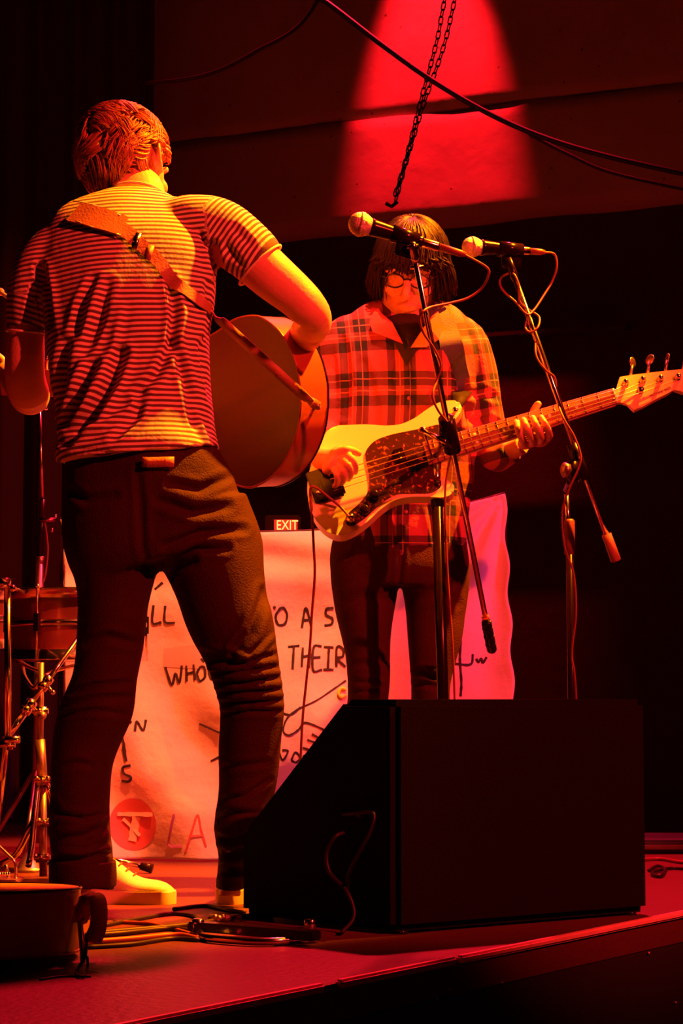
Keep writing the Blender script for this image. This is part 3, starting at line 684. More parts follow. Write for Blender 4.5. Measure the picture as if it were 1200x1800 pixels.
# ------------------------------------------------------------------ guitars
def guitar(name, label, cat, tail, ax, nrm, strings=True, end_strap=False, depth=0.108):
    """acoustic guitar: tail = end-pin point on the middle of the side, ax = towards the neck, nrm = soundboard normal"""
    ax = Vector(ax).normalized(); nrm = Vector(nrm); nrm = (nrm - ax * nrm.dot(ax)).normalized(); lat = nrm.cross(ax)
    W = Matrix((ax, lat, nrm)).transposed()
    def w(x, y, z): return Vector(tail) + W @ Vector((x, y, z))
    t = thing(name, label, cat, tail)
    half = [(0, .0), (.006, .055), (.03, .115), (.07, .165), (.12, .195), (.16, .2), (.21, .188), (.255, .16), (.29, .143), (.325, .139), (.36, .146), (.40, .150), (.44, .138), (.475, .100), (.492, .05), (.497, 0)]
    hh = cr(half, 4); out = [(a[0], a[1]) for a in hh] + [(a[0], -a[1]) for a in hh[-2:0:-1]]
    def plate(bm, z0, z1, sc=1.0):
        prism(bm, [w(.25 + (x - .25) * sc, y * sc, z1) for x, y in out], nrm, z1 - z0, 0)
    h = depth / 2
    bm = N()
    a = [bm.verts.new(w(x, y, h - .003)) for x, y in out]; b = [bm.verts.new(w(x, y, -h + .003)) for x, y in out]
    for i in range(len(a)): bm.faces.new((a[i], b[i], b[(i + 1) % len(a)], a[(i + 1) % len(a)]))
    finish('side', bm, M['mahogany'], t)
    bm = N(); plate(bm, h - .003, h, 1.003); finish('soundboard', bm, M['spruce'], t, False)
    bm = N(); plate(bm, -h, -h + .003, 1.003); finish('back_plate', bm, M['mahogany_back'], t, False)
    for z in (h - .001, -h + .001):
        bm = N(); tube(bm, [w(x, y, z) for x, y in out], .0028, 6, closed=True); finish('binding', bm, M['blackplastic'] if z > 0 else M['mahogany'], t)
    bm = N(); n = 32; r1 = [bm.verts.new(w(.33 + .048 * math.cos(2 * math.pi * k / n), .048 * math.sin(2 * math.pi * k / n), h + .0006)) for k in range(n)]; bm.faces.new(r1); finish('soundhole', bm, M['ink'], t, False)
    bm = N(); tube(bm, [w(.33 + .055 * math.cos(2 * math.pi * k / n), .055 * math.sin(2 * math.pi * k / n), h) for k in range(n)], .002, 5, closed=True); finish('rosette', bm, M['rosewood'], t)
    bm = N(); box(bm, w(.17, 0, h + .004), (.028, .16, .008), W, .003); finish('bridge', bm, M['rosewood'], t, False)
    bm = N(); box(bm, w(.17, 0, h + .009), (.003, .075, .005), W); finish('saddle', bm, M['pearl'], t, False)
    bm = N(); prism(bm, [w(.47, -.028, h - .004), w(.47, .028, h - .004), w(.85, .022, h - .004), w(.85, -.022, h - .004)], nrm, .021, .0); bmesh.ops.bevel(bm, geom=bm.edges[:], offset=.006, segments=2, affect='EDGES'); finish('neck', bm, M['mahogany'], t)
    bm = N(); prism(bm, [w(.385, -.029, h + .004), w(.385, .029, h + .004), w(.85, .022, h + .004), w(.85, -.022, h + .004)], nrm, .007); finish('fretboard', bm, M['rosewood'], t, False)
    for k in range(1, 20):
        x = .85 - (.85 - .2) * (1 - 2 ** (-k / 12)); bm = N(); box(bm, w(x, 0, h + .0045), (.0018, .05, .0016), W); finish('fret', bm, M['chrome'], t, False)
    bm = N(); prism(bm, [w(x, y, h + .002 - (x - .85) * .2) for x, y in ((.85, -.022), (.85, .022), (.872, .034), (1.02, .040), (1.03, .01), (1.025, -.01), (1.02, -.040), (.872, -.034))], nrm, .015, .002); finish('headstock', bm, M['mahogany'], t, False)
    for s in (-1, 1):
        for k in range(3):
            x = .895 + .045 * k; pz = h - .012
            p = bm_ = N(); lathe(p, [(0, .0035), (.02, .0035), (.022, .006), (.03, .008), (.036, .006)], w(x, s * .034, pz), W @ Vector((0, s, 0)), 10); finish('tuning_peg', p, M['chrome'], t)
    if strings:
        for k in range(6):
            y0 = (k - 2.5) * .0108; y1 = (k - 2.5) * .0072
            bm = N(); tube(bm, [w(.17, y0, h + .012), w(.85, y1, h + .006), w(.94, y1 * 2, h + .004)], .0006, 5); finish('string', bm, M['string'], t)
    bm = N(); lathe(bm, [(0, .005), (.006, .005), (.009, .009), (.014, .007)], w(0, 0, 0), -ax, 14); finish('end_pin', bm, M['dullchrome'], t)
    return t, w, W
g1y = 4.72
ax1 = Vector((-math.cos(math.radians(35)), math.sin(math.radians(35)), 0.15))
n1 = Vector((math.sin(math.radians(35)), math.cos(math.radians(35)), 0.12))
tail1 = P(553, 714, g1y - .02)
gt1, gw1, GW1 = guitar('acoustic_guitar', 'dark mahogany acoustic guitar held by the man in the striped shirt', 'guitar', tail1, ax1, n1)

# ------------------------------------------------------------------ bodies
def head(bm, c, fwd, up, s=1.0, face=True):
    fwd = Vector(fwd).normalized(); up = Vector(up); up = (up - fwd * up.dot(fwd)).normalized(); rt = fwd.cross(up)
    R = Matrix((rt, fwd, up)).transposed()
    def L(x, y, z): return Vector(c) + R @ Vector((x, y, z)) * s
    def E(x, y, z, a, b, d): ball(bm, L(x, y, z), (a * s, b * s, d * s), 24, 16, R)
    E(0, -.012, .030, .076, .094, .088); E(0, .022, .0, .069, .074, .080)
    E(0, .028, -.045, .058, .062, .066); E(0, .038, -.085, .040, .045, .036); E(0, .072, -.102, .020, .020, .017)
    if face:
        tube(bm, [L(0, .088, .022), L(0, .101, .0), L(0, .117, -.024), L(0, .106, -.036)], [.009 * s, .0095 * s, .0125 * s, .008 * s], 10, 3)
        for q in (-1, 1):
            E(q * .011, .100, -.030, .0085, .009, .007)
            E(q * .032, .080, .012, .015, .012, .010)
            tube(bm, [L(q * .012, .094, .030), L(q * .032, .093, .036), L(q * .055, .078, .028)], .0075 * s, 8, 3)
            E(q * .040, .066, -.022, .022, .022, .020)
        tube(bm, [L(-.025, .083, -.063), L(-.008, .096, -.058), L(.008, .096, -.058), L(.025, .083, -.063)], .0055 * s, 8, 3)
        tube(bm, [L(-.023, .082, -.068), L(0, .094, -.070), L(.023, .082, -.068)], .0065 * s, 8, 3)
    for q in (-1, 1):
        E(q * .078, -.005, -.005, .008, .018, .028)
        tube(bm, [L(q * .078, .012, -.03), L(q * .086, -.0, -.03), L(q * .092, -.018, -.005), L(q * .092, -.02, .02), L(q * .086, -.0, .03), L(q * .079, .014, .015)], .0048 * s, 8, 3)
    return L, R
def finger(bm, pts, r=.0085):
    rr = [r * 1.08, r, r * .98, r * .9, r * .82][:len(pts)]
    tube(bm, pts, rr, 10, 3); ball(bm, pts[-1], r * .84, 10, 8); ball(bm, pts[0], r * 1.08, 10, 8)
def hand(bm, wrist, d, pn, thumb=1, curl=(35, 45, 30), s=1.0):
    """wrist point, direction of the fingers, palm normal (towards what it holds), thumb side"""
    d = Vector(d).normalized(); pn = Vector(pn); pn = (pn - d * pn.dot(d)).normalized(); sd = d.cross(pn) * thumb
    w = Vector(wrist)
    def Lp(a, b, c): return w + (d * a + sd * b + pn * c) * s
    R = Matrix((sd, d, pn)).transposed()
    ball(bm, Lp(.045, .0, 0), (.041 * s, .052 * s, .016 * s), 20, 12, R); ball(bm, Lp(.07, -.004, -.002), (.040 * s, .026 * s, .013 * s), 20, 12, R)
    ball(bm, Lp(.03, .026, .008), (.018 * s, .032 * s, .015 * s), 16, 10, R)
    for k, (off, ln) in enumerate(((.030, .95), (.010, 1.05), (-.011, .98), (-.030, .78))):
        p = Lp(.080 - abs(k - 1) * .004, off, 0); pts = [p]; ang = 0
        for c, l in zip(curl, (.042, .027, .021)):
            ang += math.radians(c + 3 * k); p = p + (d * math.cos(ang) + pn * math.sin(ang)) * l * ln * s; pts.append(p)
        finger(bm, pts, .0083 * s)
    finger(bm, [Lp(.028, .030, .006), Lp(.050, .048, .018), Lp(.072, .052, .032), Lp(.09, .046, .04)], .0095 * s)
def shoe(par, heel, d, L=.285, name='shoe', lab=None):
    heel = Vector((heel.x, heel.y, 0)); d = Vector((d.x, d.y, 0)).normalized(); sd = Vector((-d.y, d.x, 0))
    R = [(0, .022, .050), (.012, .030, .072), (.05, .035, .092), (.09, .037, .104), (.130, .038, .108), (.158, .041, .090), (.182, .044, .072), (.210, .046, .060), (.240, .045, .056), (.265, .037, .049), (.284, .020, .036)]
    k = L / .285
    def w(x, y, z): return heel + d * x * k + sd * y * k + Vector((0, 0, z * k))
    bm = N(); rings = []
    for x, hw, h in [tuple(a) for a in cr(R, 3)]:
        ring = []
        for i in range(20):
            a = 2 * math.pi * i / 20; cc, ss = math.cos(a), math.sin(a)
            yy = hw * math.copysign(abs(cc) ** .75, cc) * (1 - .35 * max(ss, 0)); zz = .018 + (h - .018) * (.5 + .5 * math.copysign(abs(ss) ** .8, ss))
            ring.append(bm.verts.new(w(x, yy, zz)))
        rings.append(ring)
    ringfaces(bm, rings)
    o = finish(name, bm, M['canvas'], par, label=lab)
    bm = N(); pts = []
    prof = [(-.004, .0), (0, .024), (.05, .039), (.12, .041), (.2, .050), (.25, .045), (.28, .03), (.292, 0)]
    q = cr(prof, 4); pts = [(a[0], a[1]) for a in q] + [(a[0], -a[1]) for a in q[-2:0:-1]]
    prism(bm, [w(x, y, .031) for x, y in pts], (0, 0, 1), .030, .003, 2); finish('sole', bm, M['rubber'], o, auto=50)
    bm = N()
    for i in range(5):
        x = .115 + .018 * i; z = np.interp(x, [r[0] for r in R], [r[2] for r in R]) + .002
        tube(bm, [w(x, -.018, z - .006), w(x + .004, 0, z + .001), w(x, .018, z - .006)], .0022 * k, 6, 2)
    finish('lace', bm, M['lace'], o)
    bm = N(); ball(bm, w(.112, 0, .106), (.018 * k, .026 * k, .014 * k), 14, 10); finish('tongue', bm, M['canvas'], o)
    bm = N(); tube(bm, [w(.075, -.02, .088), w(.1, -.0, .098), w(.115, .0, .088), w(.1, .02, .086), w(.08, .0, .1)], .0022, 6, 4); finish('lace_bow', bm, M['lace'], o)
    return o
def flat(me, m, name, parent, **k): return link(name, me, m, parent, True, **k)

# ---------------- man with the acoustic guitar, seen from behind
YA = 4.52
man = thing('person', 'man seen from behind in a striped T-shirt and dark jeans playing an acoustic guitar', 'person', G(250, 1590))
tors = [(243, 802, YA, 145, .130), (242, 790, YA, 144, .126), (240, 755, YA + .005, 139, .112), (233, 700, YA + .01, 139, .108), (228, 640, YA + .015, 142, .110), (225, 570, YA + .02, 149, .120), (224, 505, YA + .03, 158, .122), (226, 450, YA + .05, 160, .115), (232, 410, YA + .075, 146, .098), (238, 380, YA + .10, 112, .075), (243, 356, YA + .125, 72, .052)]
bm = N(); limb(bm, tors, 36, 4, e=.86)
# shoulders and sleeves
limb(bm, [(300, 400, YA + .07, 52, .070), (350, 396, YA + .055, 58, .075), (395, 412, YA + .04, 57, .070), (432, 440, YA + .03, 53, .064), (453, 462, YA + .03, 50, .060), (457, 466, YA + .03, 49, .059)], 28, 4)
limb(bm, [(140, 425, YA + .07, 50, .070), (95, 445, YA + .06, 50, .075), (62, 480, YA + .05, 42, .068), (48, 530, YA + .05, 35, .060), (45, 575, YA + .06, 33, .056), (45, 583, YA + .06, 33, .056)], 28, 4)
limb(bm, [(265, 385, YA + .11, 36, .050), (320, 385, YA + .09, 42, .056), (365, 392, YA + .07, 46, .060)], 24, 3)
me = remesh(bm, .0055, 5)
F1 = [
 ([(118, 600), (112, 650), (100, 720)], 9, .012), ([(168, 640), (140, 700), (112, 745)], 9, .016), ([(215, 620), (196, 670), (160, 730), (112, 775)], 10, .020),
 ([(150, 620), (175, 560), (190, 500)], 9, .010), ([(130, 590), (142, 540), (165, 490)], 8, .008),
 ([(300, 490), (308, 550), (300, 610), (275, 660), (240, 690)], 8, .011), ([(305, 600), (320, 650), (345, 740)], 8, .009), ([(352, 600), (362, 660), (372, 700)], 7, .009),
 ([(375, 430), (382, 460), (388, 490)], 8, .016), ([(368, 500), (372, 560), (364, 620)], 9, .010), ([(352, 410), (366, 440), (374, 480)], 5, .006),
 ([(250, 690), (240, 730), (200, 770)], 8, .009), ([(110, 770), (180, 750), (250, 700)], 6, -.006), ([(330, 690), (350, 740), (370, 780)], 6, -.005), ([(70, 470), (80, 520), (84, 570)], 8, .014),
 ([(100, 782), (200, 797), (320, 800), (384, 800)], 3.0, .003), ([(212, 540), (200, 600), (170, 660)], 9, -.005), ([(145, 640), (128, 690)], 7, -.008), ([(60, 500), (50, 560)], 6, .005), ([(410, 400), (440, 430)], 7, .004), ([(395, 430), (425, 465)], 6, .005)]
creases(me, F1, amp=1.5); wobble(me, .008, 9, 3)
co = coords(me)
# hem: cut flat and hollow look by pinching under y=800px
spA, spB = P(243, 800, YA), P(232, 400, YA + .09)
ax_ = np.array((spB - spA).normalized()); along = (co - np.array(spA)) @ ax_
dR, aR = seg_dist(co, P(352, 398, YA + .05), P(457, 466, YA + .03)); dL, aL = seg_dist(co, P(85, 450, YA + .06), P(45, 583, YA + .06)); 
X, Yp = proj(co)
seamR = X > 357 - (Yp - 345) * -.12
mR = seamR & (dR < .10) & (Yp < 520) & (aR > .0); mL = (dL < .072) & (X < 84 + (Yp - 440) * .03) & (Yp > 440)
along[mR] = aR[mR] + .1; along[mL] = aL[mL] + .3
add_attr(me, 'along', along)
shirt_bvh = bvh_of(me)
shirt1 = flat(me, M['stripe'], 'striped_shirt', man)
# sleeve hems and neck band as rims
def rim(c, t, hw, hd, r, m, name, par, ref=(0, 1, 0)):
    t = Vector(t).normalized(); u = t.cross(Vector(ref)).normalized(); v = t.cross(u); bm = N()
    tube(bm, [Vector(c) + u * hw * math.cos(2 * math.pi * k / 28) + v * hd * math.sin(2 * math.pi * k / 28) for k in range(28)], r, 8, closed=True)
    return finish(name, bm, m, par)
M['jersey_rim'] = mat('pale_jersey_edge', (.70, .56, .46), .85)
rim(P(457, 466, YA + .03), P(457, 466, YA + .03) - P(432, 440, YA + .03), 50 * 4.55 / F, .060, .0032, M['jersey_rim'], 'sleeve_hem', man)
rim(P(45, 583, YA + .06), P(45, 583, YA + .06) - P(48, 530, YA + .05), 33.5 * 4.58 / F, .057, .003, M['jersey_rim'], 'sleeve_hem', man)
rim(P(243, 351, YA + .135), Vector((.1, .5, 1)), .071, .060, .004, M['jersey_rim'], 'collar', man)

# jeans
bm = N()
limb(bm, [(242, 775, YA, 118, .092), (245, 812, YA, 136, .112), (256, 860, YA, 150, .125), (264, 900, YA, 156, .130), (276, 950, YA, 160, .125), (287, 985, YA, 152, .115)], 36, 4, e=.9)
limb(bm, [(186, 900, YA, 76, .100), (196, 960, YA, 76, .100), (203, 1010, YA, 74, .096), (198, 1070, YA, 62, .088), (192, 1130, YA, 56, .080), (182, 1190, YA - .01, 57, .075), (170, 1240, YA - .01, 62, .074), (155, 1290, YA, 61, .072), (144, 1350, YA, 55, .070), (140, 1410, YA + .01, 52, .070), (140, 1460, YA + .01, 51, .070), (143, 1510, YA + .01, 53, .072), (145, 1555, YA + .01, 54, .074), (145, 1562, YA + .01, 54, .074)], 28, 4)
limb(bm, [(345, 900, YA, 92, .105), (368, 960, YA, 94, .104), (381, 1010, YA - .01, 88, .100), (397, 1070, YA - .02, 77, .092), (417, 1130, YA - .03, 68, .084), (431, 1180, YA - .03, 61, .078), (441, 1235, YA - .02, 56, .074), (440, 1290, YA - .01, 55, .072), (437, 1350, YA, 53, .068), (430, 1410, YA + .01, 49, .066), (422, 1460, YA + .02, 46, .064), (415, 1510, YA + .03, 32, .060), (405, 1550, YA + .03, 26, .055), (404, 1562, YA + .03, 25, .055)], 28, 4)
me = remesh(bm, .006, 4)
J1 = [([(262, 1010), (250, 960), (246, 880), (242, 830)], 7, .004),
 ([(290, 960), (350, 935), (430, 930)], 8, .007), ([(280, 880), (340, 900), (400, 890)], 9, .008), ([(300, 850), (350, 860), (400, 840)], 8, .006), ([(290, 990), (340, 965), (400, 965)], 7, .007),
 ([(340, 1150), (400, 1160), (440, 1110), (465, 1040)], 9, .010), ([(360, 1165), (420, 1168), (482, 1150)], 5, .009), ([(370, 1185), (430, 1178), (488, 1172)], 5, .009), ([(378, 1200), (430, 1200), (492, 1190)], 5, .009), ([(380, 1218), (440, 1215), (495, 1212)], 5, .008), ([(384, 1236), (440, 1234), (496, 1230)], 5, .007), ([(385, 1256), (440, 1248), (494, 1250)], 5, .005), ([(400, 1140), (440, 1160), (480, 1120)], 5, -.006),
 ([(385, 1350), (430, 1345), (470, 1340)], 6, .004), ([(385, 1405), (430, 1400), (475, 1370)], 5, .005), ([(378, 1440), (410, 1430), (450, 1430)], 7, .007), ([(378, 1470), (410, 1478), (440, 1465)], 6, .009), ([(382, 1500), (410, 1500), (430, 1495)], 7, .012), ([(384, 1535), (405, 1530), (425, 1530)], 6, .010),
 ([(120, 1215), (170, 1205), (235, 1200)], 5, .006), ([(112, 1240), (170, 1228), (232, 1225)], 5, .006), ([(108, 1258), (160, 1250), (225, 1255)], 5, .005), ([(100, 1350), (130, 1340), (160, 1345)], 6, .005),
 ([(92, 1400), (105, 1430), (150, 1438), (185, 1430)], 5, .007), ([(100, 1475), (150, 1470), (190, 1450)], 8, .008), ([(90, 1508), (140, 1512), (195, 1500)], 4, .008), ([(92, 1495), (140, 1500), (195, 1488)], 5, -.006),
 ([(120, 860), (150, 880), (200, 870)], 8, .005), ([(285, 1030), (300, 1000), (340, 985)], 9, .01), ([(150, 1130), (190, 1120), (240, 1130)], 8, .006)]
creases(me, J1, amp=1.4); wobble(me, .009, 8, 9)
flat(me, M['denim'], 'jeans', man)
bm = N(); ribbon(bm, cr_ := [P(x, y, YA - .13) for x, y in ((250, 812), (262, 813), (290, 812), (306, 812))], [Vector((0, -1, 0))] * 4, [.022] * 4, .003); finish('belt_patch', bm, M['leather'], man, label='small leather patch at the back waistband')

# body
bm = N()
limb(bm, [(262, 960, YA, 120, .09), (246, 800, YA, 110, .09), (233, 700, YA + .01, 110, .08), (225, 570, YA + .03, 120, .095), (226, 460, YA + .06, 125, .085), (236, 400, YA + .10, 85, .065), (241, 370, YA + .13, 55, .055), (238, 345, YA + .15, 54, .058), (232, 325, YA + .17, 50, .060)], 28, 4)
limb(bm, [(190, 930, YA, 55, .08), (198, 1070, YA, 46, .065), (178, 1240, YA, 44, .055), (140, 1410, YA + .01, 36, .05), (142, 1540, YA + .02, 26, .04), (150, 1570, YA + .02, 26, .04)], 20, 3)
limb(bm, [(360, 930, YA, 65, .08), (397, 1070, YA - .02, 55, .065), (440, 1240, YA - .01, 42, .05), (425, 1410, YA + .01, 34, .045), (406, 1540, YA + .03, 20, .035), (403, 1575, YA + .03, 20, .035)], 20, 3)
limb(bm, [(345, 410, YA + .06, 44, .055), (400, 425, YA + .04, 46, .054), (440, 452, YA + .03, 45, .052), (480, 487, YA + .03, 43, .049), (515, 516, YA + .04, 39, .045), (538, 538, YA + .045, 36, .043), (552, 556, YA + .07, 31, .042), (545, 578, YA + .15, 33, .041), (520, 610, YA + .27, 24, .030)], 24, 4)
limb(bm, [(120, 450, YA + .06, 42, .055), (72, 490, YA + .05, 34, .052), (50, 560, YA + .06, 31, .048), (44, 620, YA + .06, 35, .046), (44, 665, YA + .08, 36, .046), (52, 695, YA + .12, 36, .044), (45, 690, YA + .22, 32, .040), (25, 668, YA + .30, 25, .032), (8, 655, YA + .34, 21, .026)], 24, 4, ref=(0, .8, .2))
hc = P(220, 296, YA + .20)
LH, RH = head(bm, hc, (.44, .88, -.32), (-.12, .22, 1), 1.12)
wl = P(8, 655, YA + .34)
hand(bm, wl, (-.7, .35, .25), (.3, .6, .5), thumb=-1, curl=(45, 55, 40))
wr = P(520, 610, YA + .27)
hand(bm, wr, (-.75, .35, -.5), (-.2, -.9, -.1), thumb=-1, curl=(30, 35, 25))
me = remesh(bm, .0035, 5)
flat(me, M['skin'], 'body', man)
# curly hair
def nearshape(L, dirv, rx=.092, ry=.108, rz=.104, cy=-.010, cz=.034):
    return Vector((dirv.x * rx, dirv.y * ry + cy, dirv.z * rz + cz))
bm = N(); rng = random.Random(3)
capM = Matrix.Translation(LH(0, -.012, .034)) @ RH.to_4x4() @ Matrix.Diagonal((.088, .104, .100, 1))
bmesh.ops.create_icosphere(bm, subdivisions=5, radius=1, matrix=capM)
inv = RH.transposed()
dl = []
for v in bm.verts:
    l = inv @ (v.co - LH(0, 0, 0))
    if (l.y > .052 and l.z < .075) or l.z < -.052 or (l.x > .058 and l.y > -.035 and l.z < .025) : dl.append(v)
    n_ = noise.noise(l * 34) * .016 + noise.noise(l * 75) * .007; v.co += (v.co - LH(0, -.012, .034)).normalized() * (n_ + .002)
bmesh.ops.delete(bm, geom=dl, context='VERTS')
o = finish('hair', bm, M['hair_brown'], man, kind='stuff'); so = o.modifiers.new('s', 'SOLIDIFY'); so.thickness = .012; so.offset = -1
bm = N(); cnt = 0
while cnt < 2600:
    dv = Vector((rng.gauss(0, 1), rng.gauss(0, 1), rng.gauss(0, 1))).normalized(); q = nearshape(None, dv)
    if (q.y > .058 and q.z < .08) or q.z < -.048 or (q.x > .058 and q.y > -.035 and q.z < .030): continue
    cnt += 1
    # locks sweep over the head in clumps, each clump with a bend of its own
    cl = Vector((round(q.x * 24), round(q.y * 24), round(q.z * 24)))
    f = Vector((noise.noise(cl * 1.7), noise.noise(cl * 1.7 + Vector((9, 0, 0))), noise.noise(cl * 1.7 + Vector((0, 9, 0))) * .7 - .25))
    f = (f - dv * f.dot(dv)).normalized(); bend = (1 if noise.noise(cl * 2.3) > 0 else -1); up2 = dv.cross(f)
    Ln = rng.uniform(.030, .048); pts = []; p = q - dv * .004; h = f.copy()
    for k in range(6):
        pts.append(LH(*p)); ang = bend * .32 * k
        h = f * math.cos(ang) + up2 * math.sin(ang)
        p = p + h * Ln / 5 + dv * (.0048 - .0022 * k) + Vector((0, 0, -.0012 * k))
    tube(bm, pts, [.0022, .0024, .0022, .0018, .0013, .0006], 4)
finish('hair_curl', bm, M['hair_brown'], man, kind='stuff')
# shoes
hA = G(104, 1586); hB = G(305, 1588); shoe(man, hA, hB - hA, (hB - hA).length * 1.0 + .0, lab='pale canvas shoe pointing right')
hA = G(396, 1590); shoe(man, Vector((hA.x, hA.y, 0)), Vector((.30, .9, 0)), .275)
cuff = N(); limb(cuff, [(145, 1513, YA + .01, 56, .076), (145, 1518, YA + .01, 58, .080), (146, 1550, YA + .01, 58.5, .081), (146, 1557, YA + .01, 56, .078)], 36, 3); finish('jeans_cuff', cuff, M['denim'], man)

# strap over his back, laid on the shirt
def laid(bvh, pts, lift=.004, hwm=None):
    P_, N_ = [], []
    for px, py in pts:
        r = ray(px, py).normalized(); h = bvh.ray_cast(CAMV, r)
        if h[0] is None: P_.append(None); N_.append(None)
        else: P_.append(h[0] + h[1] * lift); N_.append(h[1])
    return P_, N_
def smoothn(V, k=3):
    for _ in range(k): V = [V[0]] + [(V[i - 1] + V[i] + V[i + 1]) / 3 for i in range(1, len(V) - 1)] + [V[-1]]
    return V
def strap(name, bvh, pts, w, th, m, parent, tailpts=None, headpts=None, label=None):
    q = [(a[0], a[1]) for a in cr(pts, 10)]; C, Nn = laid(bvh, q, .005)
    keep = [(c, n) for c, n in zip(C, Nn) if c is not None]
    C = smoothn([k[0] for k in keep], 4); Nn = smoothn([k[1] for k in keep], 10)
    if headpts: C = headpts + C; Nn = [Nn[0]] * len(headpts) + Nn
    if tailpts: C = C + tailpts; Nn = Nn + [Nn[-1]] * len(tailpts)
    ww = [np.interp(i / (len(C) - 1), np.linspace(0, 1, len(w)), w) for i in range(len(C))]
    bm = N(); ribbon(bm, C, [n.normalized() for n in Nn], ww, th); return finish(name, bm, m, parent, label=label, auto=40), C
st = N()
o, Cs = strap('strap_pad', shirt_bvh, [(132, 378), (160, 384), (190, 393), (216, 402)], [.058, .062, .056], .006, M['leather'], gt1, label='wide padded leather shoulder section of the strap')
bmq = N(); 
for off in (-1, 1):
    q, nq = laid(shirt_bvh, [(135 + 3 * off, 378 + off * 17), (165, 386 + off * 19), (212, 402 + off * 16)], .012); q = [x for x in q if x]
    if len(q) > 1: tube(bmq, q, .0016, 5)
finish('stitching', bmq, M['pearl'], o)
tp = [gw1(x, y, z) for x, y, z in ((.30, .13, -.066), (.22, .10, -.060), (.12, .055, -.060), (.04, .02, -.060), (.006, .004, -.056), (-.010, 0, -.03), (-.012, 0, .0))]
tp = [P(385, 560, 4.60), P(415, 590, 4.585), P(450, 620, 4.565), P(490, 655, 4.56), P(525, 690, 4.60), P(548, 708, 4.66), tail1 - ax1 * .010]
o, Cs = strap('strap', shirt_bvh, [(205, 400), (225, 412), (245, 430), (275, 458), (300, 490), (325, 512), (350, 530), (366, 544)], [.034, .034, .030, .030, .028, .026, .024, .022], .003, M['leather'], gt1, tailpts=[])
q, nq = laid(shirt_bvh, [(366, 544)], .005); p0 = Cs[-1]
bm = N(); pp = smoothn([p0] + tp, 1); pp = [Vector(a) for a in cr([tuple(x) for x in pp], 5)]; ribbon(bm, pp, [Vector((-.45, -.85, .2)).normalized()] * len(pp), [.022] * len(pp), .003); finish('strap_tail', bm, M['leather'], gt1)
q, nq = laid(shirt_bvh, [(240, 427)], .010)
bm = N(); R = basis(nq[0], (1, -.8, 0)); box(bm, q[0], (.012, .040, .004), R, .001); finish('buckle', bm, M['chrome'], gt1)
bm = N(); q, nq = laid(shirt_bvh, [(262, 447)], .010); box(bm, q[0], (.014, .036, .004), basis(nq[0], (1, -.9, 0)), .001); finish('strap_keeper', bm, M['leather'], gt1)

# ---------------- bass player
YB = 5.18
bas = thing('person', 'man with shaggy dark hair and glasses in a plaid shirt bowed over a cream bass', 'person', G(700, 1547))
bm = N()
limb(bm, [(702, 985, YB, 112, .108), (704, 930, YB, 118, .112), (708, 860, YB, 122, .108), (712, 780, YB, 126, .108), (714, 700, YB, 131, .118), (714, 640, YB - .01, 134, .122), (714, 600, YB - .02, 130, .112), (716, 574, YB - .02, 112, .085), (716, 552, YB + .005, 84, .06), (716, 540, YB + .02, 62, .045)], 36, 4, e=.88)
limb(bm, [(640, 590, YB - .02, 42, .065), (606, 600, YB - .01, 40, .068), (590, 640, YB, 38, .062), (582, 700, YB, 34, .056), (572, 755, YB, 31, .052), (560, 790, YB - .06, 28, .045), (556, 796, YB - .12, 26, .040)], 28, 4)
limb(bm, [(780, 590, YB - .02, 42, .065), (818, 602, YB - .01, 38, .066), (838, 650, YB, 34, .062), (852, 715, YB + .0, 31, .056), (862, 770, YB + .01, 32, .052), (872, 800, YB - .02, 30, .048), (888, 800, YB - .06, 24, .042), (900, 792, YB - .08, 22, .038)], 28, 4, ref=(0, .9, .1))
me = remesh(bm, .0055, 4)
creases(me, [([(735, 540), (728, 640), (720, 740), (712, 850)], 4, .003), ([(640, 640), (655, 700), (660, 760)], 9, .007), ([(790, 620), (812, 680), (822, 740)], 8, .012), ([(800, 700), (850, 690), (875, 700)], 7, .008), ([(605, 600), (612, 660), (606, 730)], 8, .010), ([(830, 740), (855, 735), (880, 745)], 5, .007), ([(690, 600), (700, 680), (690, 740)], 9, .006), ([(750, 600), (765, 660), (762, 730)], 9, .006), ([(640, 900), (650, 950)], 8, .01), ([(760, 890), (770, 950)], 8, .01), ([(690, 890), (695, 950)], 7, .008)])
wobble(me, .007, 8, 21)
co = coords(me); X, Yp = proj(co)
pu = co[:, 0] + .010 * np.sin(co[:, 2] * 9); pv = co[:, 2].copy()
dL, aL = seg_dist(co, P(822, 600, YB), P(862, 780, YB)); 
mL = X > 806 + (Yp - 640) * .12
A_, B_ = np.array(P(822, 600, YB)), np.array(P(862, 780, YB)); dd = (B_ - A_) / np.linalg.norm(B_ - A_); pr = np.cross(dd, [0, 1, 0])
pu[mL] = ((co - A_) @ pr)[mL] + .02 + .4 * (co[:, 1] - YB)[mL]; pv[mL] = ((co - A_) @ -dd)[mL]
add_attr(me, 'pu', pu); add_attr(me, 'pv', pv)
s2bvh = bvh_of(me); flat(me, M['plaid'], 'plaid_shirt', bas)
